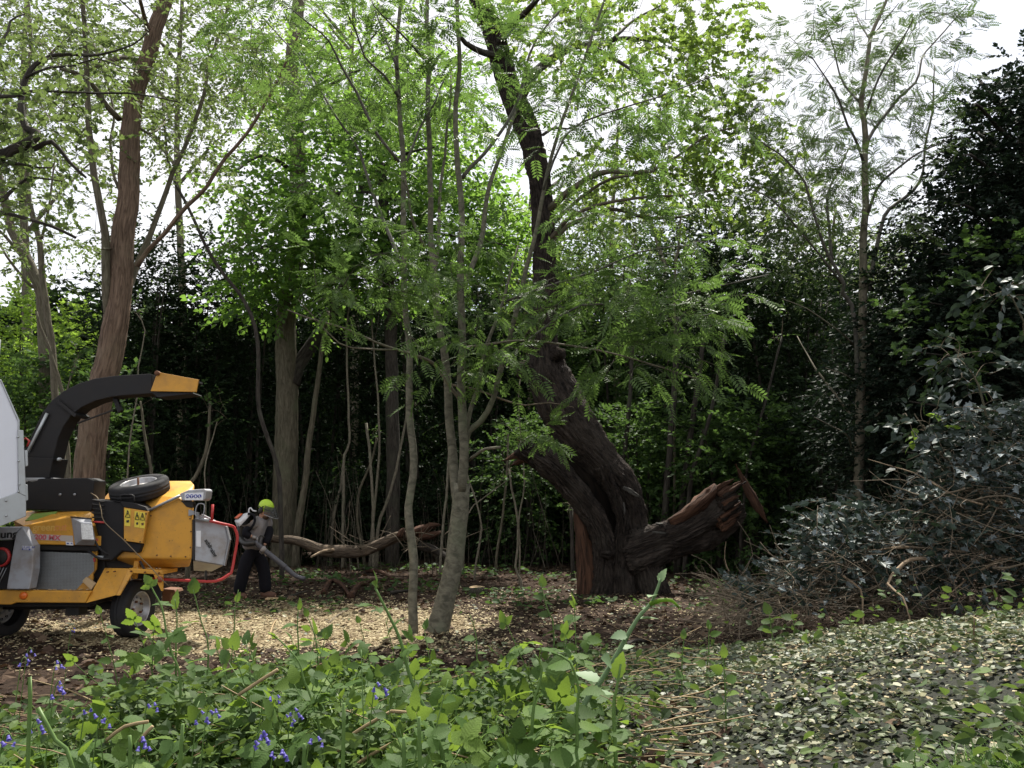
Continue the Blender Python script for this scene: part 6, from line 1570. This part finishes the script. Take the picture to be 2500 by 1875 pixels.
# grass and cleavers
def blades(n, region, h, mat, name, label, cat, wid=.004, lean=.5):
    u, y = region(n); x = (u - 1250) / FPX * y
    K = 4; ts = np.linspace(0, 1, K)
    a = rng.uniform(0, 2 * math.pi, n); hh = h * rng.uniform(.5, 1.3, n)
    out = np.stack([np.cos(a), np.sin(a), np.zeros(n)], -1) * (lean * hh * rng.uniform(.2, 1.4, n))[:, None]
    base = np.stack([x, y, gz(x, y) - .01], -1)
    c = base[:, None, :] + out[:, None, :] * (ts ** 2)[None, :, None]; c[:, :, 2] += hh[:, None] * (ts - .25 * ts ** 2)
    s_ = np.stack([-np.sin(a), np.cos(a), np.zeros(n)], -1)
    wv = wid * np.array([1, .9, .6, .08])
    V = np.stack([c - s_[:, None, :] * wv[None, :, None], c + s_[:, None, :] * wv[None, :, None]], 2).reshape(-1, 3)
    nidx, k = np.meshgrid(np.arange(n), np.arange(K - 1), indexing='ij'); b = nidx * K * 2 + k * 2
    F = np.stack([b, b + 1, b + 3, b + 2], -1).reshape(-1, 4)
    return tag(mk(name, V, [F], MAT[mat], None), label, cat, kind='stuff')
blades(4200, lambda n: (rng.uniform(-80, 1300, n), rng.uniform(2.3, 4.6, n)), .22, 'leaf_grass', 'grass', 'thin grass and bluebell leaves at lower left', 'grass', .0045, .7)
blades(2200, lambda n: (np.clip(rng.normal(2380, 170, n), 1900, 2650), rng.uniform(2.1, 2.75, n)), .17, 'leaf_grass', 'grass', 'soft green cleavers and grass in the lower right corner', 'grass', .003, .6)
scatter = rng.random
n = 420
u = rng.uniform(-100, 1750, n); y = rng.uniform(2.5, 6.2, n); x = (u - 1250) / FPX * y
a = rng.uniform(-.5, .9, n) + math.pi * (rng.random(n) < .5); ln = rng.uniform(.15, .7, n)
A = np.stack([x, y, gz(x, y) + rng.uniform(.01, .16, n)], -1); d = np.stack([np.cos(a), np.sin(a) * .6, rng.normal(size=n) * .18], -1)
ts = np.linspace(0, 1, 4)
pa = A[:, None, :] + d[:, None, :] * (ln[:, None] * ts)[..., None] + rng.normal(size=(n, 4, 3)) * .008
V, F = many_tubes(pa, (rng.uniform(.0015, .0042, n))[:, None] * np.linspace(1.2, .6, 4), 4)
tag(mk('dry_stalks', V, [F], MAT['straw']), 'dry straw-coloured stalks lying through the undergrowth', 'stalks', kind='stuff')

# ---------------------------------------------------------------- plants one can tell apart
def leaf_mesh(name, lets, petiole=.35):
    """a compound leaf: lets = (position along stalk, angle, length)"""
    V, F, UV = [], [], []
    for (t_, ang, L) in lets:
        lv, lf, luv = leaflet_arrays(1, rng.uniform(.30, .37), 10, .10, rng.uniform(.04, .14), rng.uniform(.12, .32))
        c, s = math.cos(ang), math.sin(ang); b = len(V)
        for (x_, y_, z_) in lv: V.append((t_ + (x_ * c - y_ * s) * L, (x_ * s + y_ * c) * L, z_ * L))
        F += [tuple(k + b for k in f) for f in lf]; UV += luv
    b = len(V); r = .012
    V += [(0, r, 0), (0, -r, 0), (petiole, -r * .7, 0), (petiole, r * .7, 0), (0, 0, -r * 1.6), (petiole, 0, -r * 1.2)]
    UV += [(0, 0)] * 6
    F += [(b, b + 1, b + 2, b + 3), (b + 1, b + 4, b + 5, b + 2), (b + 4, b, b + 3, b + 5)]
    luv = [UV[k] for f in F for k in f]
    return raw_mesh(name, np.array(V), [np.array(F)], np.array(luv), True)
def with_mat(me, m_): me.materials.append(MAT[m_]); return me
BR = [with_mat(leaf_mesh('bramble_leaf', [(.42, 0, .62), (.36, R(75), .5), (.36, -R(75), .5)], .45), 'leaf_bramble') for _ in range(4)]
NE = [with_mat(leaf_mesh('ovate_leaf', [(.12, 0, .9)], .14), 'leaf_bramble') for _ in range(4)]
LA = [with_mat(leaf_mesh('glossy_leaf', [(.08, 0, .95)], .1), 'leaf_cover') for _ in range(2)]
GL = [with_mat(leaf_mesh('pale_leaf', [(.05, 0, .98)], .08), 'leaf_glaucous') for _ in range(3)]
def put_leaf(me, parent, pos, d, up, size, name='leaf'):
    d = norm(np.array(d, float)); s = norm(np.cross(up, d)); n_ = np.cross(d, s)
    o = bpy.data.objects.new(name, me); COL.objects.link(o); o.parent = parent
    q = np.asarray(pos) - ORG[parent.name]
    o.matrix_local = Matrix(((d[0] * size, s[0] * size, n_[0] * size, q[0]), (d[1] * size, s[1] * size, n_[1] * size, q[1]), (d[2] * size, s[2] * size, n_[2] * size, q[2]), (0, 0, 0, 1)))
    ORG[o.name] = ORG[parent.name]
    return o
def plant(name, label, cat, group, pts, r, leafset, size, nl, stemmat='stalk_green', start=.2, taper=.45, spread=1.0):
    pts = np.asarray(pts, float)
    rt = empty(name, pts[0], label, cat, group)
    p, rr = resample(pts, np.linspace(r, r * taper, len(pts)), .03)
    V, g, uv = tube_arrays(p, rr, 6, .0)
    mk('stem', V, g, MAT[stemmat], rt, uv=uv)
    for k in range(nl):
        t_ = start + (1 - start) * (k + .5) / nl
        i_ = min(len(p) - 1, int(t_ * (len(p) - 1)))
        a = k * 2.4 + rng.uniform(-.5, .5)
        d = np.array((math.cos(a), math.sin(a) * .9, rng.uniform(-.05, .45))) * spread
        if k == nl - 1: d = norm(p[-1] - p[-2]) + np.array((0, 0, .2)) + d * .3
        put_leaf(leafset[int(rng.integers(len(leafset)))], rt, p[i_], d, np.array((0, 0, 1.0)) + rng.normal(size=3) * .5 - np.array((0, .4, 0)), size * rng.uniform(.7, 1.15) * (1 - .35 * t_))
    return rt
def at(px, Y, f=None):
    """polyline in pixels at distance Y whose foot is dropped to the ground"""
    q = [P(*(f(*p) if f else p), Y) for p in px]
    g = float(gz(q[0][0], Y))
    if q[0][2] > g: q = [np.array((q[0][0] + rng.uniform(-.03, .03), Y, g - .02))] + q
    return q
# tall bramble shoots singled out
def hero(name, label, cat, px, Y, r, leafset, size, nl, f=CF, stemmat='stalk_green', **k):
    return plant(name, label, cat, None, at(px, Y, f), r, leafset, size, nl, stemmat, **k)
hero('bramble_shoot', 'tallest arching bramble shoot in front of the rowan bases', 'bramble', [(1920, 841), (1860, 640), (1780, 470), (1730, 290), (1690, 200), (1650, 120), (1620, 60)], 3.0, .0085, BR, .15, 9, start=.35)
hero('bramble_shoot', 'upright bramble shoot with toothed leaves crossing the chipper wheel', 'bramble', [(780, 480), (740, 340), (720, 260), (700, 150), (665, 80), (640, 30)], 3.6, .006, BR, .17, 8, start=.15)
hero('bramble_shoot', 'bramble shoot with three broad leaves right of the chipper wheel', 'bramble', [(760, 330), (765, 200), (755, 110)], 4.0, .005, NE, .14, 7, start=.3)
hero('bramble_shoot', 'broad-leaved shoot just below the feed bar of the chipper', 'bramble', [(900, 330), (870, 210), (835, 70)], 4.3, .005, NE, .13, 7, start=.3)
hero('bramble_shoot', 'small pale shoot in front of the left boot of the worker', 'bramble', [(1010, 260), (1015, 160), (1030, 70)], 4.6, .004, NE, .13, 6, start=.4)
hero('bramble_shoot', 'leafy shoot in front of the bright chip patch', 'bramble', [(1290, 330), (1285, 220), (1290, 140)], 4.4, .005, NE, .13, 9, start=.2)
hero('bramble_shoot', 'pale leaf cluster right of the chip patch', 'bramble', [(1370, 330), (1350, 240), (1320, 170)], 4.6, .005, NE, .12, 6, start=.3)
hero('bramble_shoot', 'long thin bramble cane with few leaves in the middle foreground', 'bramble', [(1400, 841), (1370, 620), (1310, 450), (1290, 380), (1210, 290), (1160, 260)], 3.2, .005, BR, .11, 6, start=.3)
hero('thistle_stalk', 'tall pale glaucous stalk with clasping leaves, leaning right', 'plant', [(300, 700), (380, 560), (430, 480), (480, 390), (520, 320), (560, 260), (600, 220), (630, 150), (642, 112)], 3.4, .012, GL, .12, 9, f=CG, stemmat='leaf_glaucous', start=.4, spread=.6)
lt = P(*CG(600, 220), 3.4)
lv_ = plant('thistle_leaf', 'bright lime leaf bent over from the pale stalk', 'leaf', None, [lt, P(*CG(640, 205), 3.35), P(*CG(690, 205), 3.35), P(*CG(722, 238), 3.35)], .010, GL, .04, 1, 'leaf_lime', .9)
hero('dock_plant', 'big upright folded green leaves at the foot of the pale stalk', 'plant', [(440, 700), (450, 600), (470, 480)], 2.9, .008, NE, .17, 7, f=CG, start=.1, spread=.5)
hero('bramble_shoot', 'bramble with bright yellow-green leaves left of the pale stalk', 'bramble', [(280, 700), (290, 600), (250, 470), (170, 430)], 2.7, .006, NE, .15, 8, f=CG, start=.35)
hero('bramble_shoot', 'dark veined bramble leaves left of the pale stalk', 'bramble', [(90, 700), (110, 600), (130, 500), (100, 440)], 2.7, .006, NE, .17, 6, f=CG, start=.35)
hero('laurel_seedling', 'small glossy holly seedling in front of the oak', 'seedling', [(180, 330), (160, 260), (140, 200), (125, 130)], 5.4, .006, LA, .12, 14, f=CG, start=.15)
hero('laurel_seedling', 'pale green seedling left of the oak foreground', 'seedling', [(2060, 330), (2050, 240), (2030, 180)], 4.6, .004, NE, .11, 6, start=.3)
hero('laurel_seedling', 'glossy upright seedling at the edge of the leafy mound', 'seedling', [(1120, 330), (1115, 290), (1110, 250)], 6.0, .005, LA, .13, 10, f=CG, start=.1)
hero('laurel_seedling', 'glossy leaf cluster beside the upright seedling on the mound', 'seedling', [(1220, 330), (1215, 290), (1210, 260)], 6.2, .005, LA, .13, 9, f=CG, start=.1)
hero('laurel_seedling', 'yellow-green seedling on the mound below the cut holly', 'seedling', [(1465, 330), (1462, 300), (1460, 265)], 6.0, .004, NE, .1, 6, f=CG, start=.3)
hero('laurel_seedling', 'light green leaf cluster on the left edge of the mound', 'seedling', [(850, 420), (850, 360), (855, 310)], 4.8, .004, NE, .12, 7, f=CG, start=.2)
hero('laurel_seedling', 'lower light green cluster on the left edge of the mound', 'seedling', [(735, 450), (740, 400), (745, 360)], 4.6, .004, NE, .12, 7, f=CG, start=.2)
hero('laurel_seedling', 'pale seedling in the middle of the mound foot', 'seedling', [(920, 560), (915, 490), (910, 440)], 3.8, .004, NE, .11, 6, f=CG, start=.2)
hero('dead_seedling', 'thin upright dry seedling standing on the mound at right', 'seedling', [(1990, 430), (1995, 350), (1998, 280)], 4.2, .006, NE, .05, 1, f=CG, stemmat='stalk_brown', start=.9)
hero('laurel_seedling', 'leafy sprig at the top of the mound near the right edge', 'seedling', [(2140, 260), (2100, 220), (2080, 170)], 5.2, .004, LA, .1, 6, f=CG, start=.2)
hero('laurel_seedling', 'small bright leaf shoot in the lower right grass', 'seedling', [(1740, 900), (1745, 860), (1750, 830)], 2.5, .003, NE, .08, 4, f=CG, start=.3)
# cut green stalks
for px, lab in (([(560, 860), (560, 700)], 'cut green stalk upright at lower left'), ([(775, 860), (790, 650)], 'cut green stalk leaning right beside the bluebells'), ([(1310, 860), (1315, 735)], 'short cut green stalk at the bottom middle'), ([(1480, 860), (1485, 560)], 'tall cut green stalk at the bottom middle'),
                ([(320, 860), (240, 720), (165, 580)], 'hairy green cane leaning left in the lower left corner'), ([(130, 530), (120, 480)], 'tiny cut stalk above the leaning hairy cane'), ([(1745, 860), (1745, 710)], 'cut pale stalk among the dead stems'), ([(1815, 860), (1810, 620)], 'hairy upright stalk beside the tallest bramble')):
    pts = at(px, 2.55, CF)
    hh = np.asarray(pts)
    V, g, uv = tube_arrays(*resample(hh, np.linspace(.0065, .0055, len(hh)), .05), 8)
    tag(mk('cut_stalk', V, g, MAT['stalk_green'], None, uv=uv, loc=hh[0]), lab, 'stalk', 'cut green stalks')
# dead canes on the ground
for px, lab in (([(1030, 525), (1120, 465), (1200, 415)], 'pale dead cane lying behind the bluebells'), ([(1440, 790), (1530, 690), (1690, 595)], 'broad pale dead cane rising to the right at the bottom'), ([(460, 720), (540, 660), (640, 640)], 'dead cane lying left of the bluebells'), ([(1500, 860), (1590, 790), (1740, 710)], 'thin dead cane crossing at the bottom'),
                ([(1690, 595), (1750, 600), (1800, 608)], 'torn cane end beside the tallest bramble'), ([(600, 725), (630, 690), (660, 660)], 'short reddish splinter among bluebell leaves')):
    q = np.array([P(*CF(*p), 3.1) for p in px])
    V, g, uv = tube_arrays(*resample(q, np.full(len(q), .006), .05), 7, .15, 1.0)
    tag(mk('dead_cane', V, g, MAT['straw'], None, uv=uv, loc=q[0]), lab, 'cane', 'dead canes in the undergrowth')
# the many plain shoots
for k in range(190):
    for _ in range(40):
        u = rng.uniform(-40, 1700); Y = 2.3 + 3.4 * rng.random() ** 1.0; x = (u - 1250) / FPX * Y
        if rng.random() < float(cover(x, Y)) * (1.0 if u < 1450 else .5): break
    g = float(gz(x, Y)); h = rng.uniform(.22, .6) * (.65 + .75 * max(0, float(wob(x, Y, 1.9, 2.)))) * (1.0 if u > 300 else .7)
    dx, dy = rng.normal() * .12, rng.normal() * .1
    b = np.array((x, Y, g - .01))
    pts = [b, b + np.array((dx * .3, dy * .3, h * .5)), b + np.array((dx, dy, h))]
    where = ('at the left edge below the chipper' if u < 260 else 'in front of the chipper wheel' if u < 480 else 'in front of the worker' if u < 760 else 'in front of the chip patch' if u < 950 else 'in front of the rowan stems' if u < 1180 else 'between the rowans and the pale stalk' if u < 1420 else 'at the foot of the leafy mound')
    row = 'nearest the camera' if Y < 3.1 else 'in the middle row' if Y < 4.2 else 'in the back row'
    if k % 3 == 0: plant('bramble_plant', 'bramble plant with three-part leaves ' + where + ', ' + row, 'bramble', 'bramble plants ' + where + ', ' + row, pts, .004, BR, rng.uniform(.15, .23), int(rng.integers(7, 12)))
    else: plant('nettle_plant', 'nettle-like plant with oval leaves ' + where + ', ' + row, 'nettle', 'nettle-like plants ' + where + ', ' + row, pts, .0035, NE, rng.uniform(.08, .14), int(rng.integers(9, 15)))
# bluebells
def bell_mesh():
    V, F = [], []
    prof = [(.002, 0), (.0065, .003), (.0075, .012), (.0075, .018), (.0125, .024)]
    S = 6
    for r, z in prof:
        for s in range(S): V.append((z, r * math.cos(s * 2 * math.pi / S), r * math.sin(s * 2 * math.pi / S)))
    for k in range(len(prof) - 1):
        for s in range(S): F.append((k * S + s, k * S + (s + 1) % S, (k + 1) * S + (s + 1) % S, (k + 1) * S + s))
    return with_mat(raw_mesh('bell', np.array(V), [np.array(F)], None, True), 'petal_blue')
BELL = bell_mesh()
bl = [((240, 495), 3.0, 8, 'bluebell cluster nearest the left edge of the bramble clump'), ((855, 625), 2.8, 7, 'drooping bluebell left of the cut green stalk'), ((898, 600), 3.0, 5, 'small bluebell just right of the drooping one'), ((1110, 712), 2.6, 9, 'full bluebell in the lower middle'), ((1182, 775), 2.5, 8, 'lowest bluebell at the bottom middle'),
      ((1262, 608), 3.0, 7, 'bluebell right of the lower middle pair'), ((1225, 635), 3.1, 5, 'pale bluebell beside the one on its right'), ((1618, 500), 3.0, 8, 'single bluebell below the rowan stems'), ((1170, 540), 3.2, 5, 'bluebell standing above the lower middle group'), ((240, 400), 4.0, 6, 'bluebell on the brown litter at left'), ((308, 248), 6.0, 5, 'far bluebell right under the chipper beam'),
      ((143, 660), 2.8, 6, 'dark bluebell low at the left'), ((95, 385), 4.2, 5, 'faint bluebell by the left edge'), ((595, 735), 2.6, 7, 'shaded bluebell beside the short splinter'), ((1340, 720), 2.8, 5, 'bluebell at the foot of the long cane'), ((120, 345), 4.6, 4, 'tiny bluebell furthest left on the litter'), ((15, 715), 2.6, 5, 'bluebell cut by the left edge'), ((636, 572), 3.2, 4, 'thin bluebell under the bramble leaves'), ((370, 598), 3.1, 5, 'bluebell hidden under leaves at left'), ((1135, 575), 3.1, 5, 'bluebell on a dark stem left of centre'), ((430, 640), 2.9, 4, 'dim bluebell below the bramble leaves at left')]
for (x, y), Y, nb, lab in bl:
    top = P(*CF(x, y - 12), Y); g = float(gz(top[0], Y))
    if top[2] < g + .12: top[2] = g + .12
    base = np.array((top[0] - .03, Y + .02, g - .01))
    rt = empty('bluebell', base, lab, 'bluebell', 'bluebells in the undergrowth')
    st = [base, base * .4 + top * .6 + np.array((-.006, 0, 0)), top, top + np.array((.02, 0, .006)), top + np.array((.032, -.004, -.012))]
    p, rr = resample(np.array(st), np.linspace(.0028, .0012, 5), .02)
    V, g_, uv = tube_arrays(p, rr, 5); mk('stem', V, g_, MAT['stalk_green'], rt, uv=uv)
    nb = max(3, int(nb * .7))
    for k in range(nb):
        q = p[-1 - int(k * .25 * len(p) / nb)] if k else p[-1]
        d = np.array((rng.uniform(-.2, .9), rng.uniform(-.7, .3), -.8))
        put_leaf(BELL, rt, q + np.array((rng.uniform(-.006, .01), -.004, -.002)), d, (0, 1, .2), rng.uniform(.5, .72), 'flower')
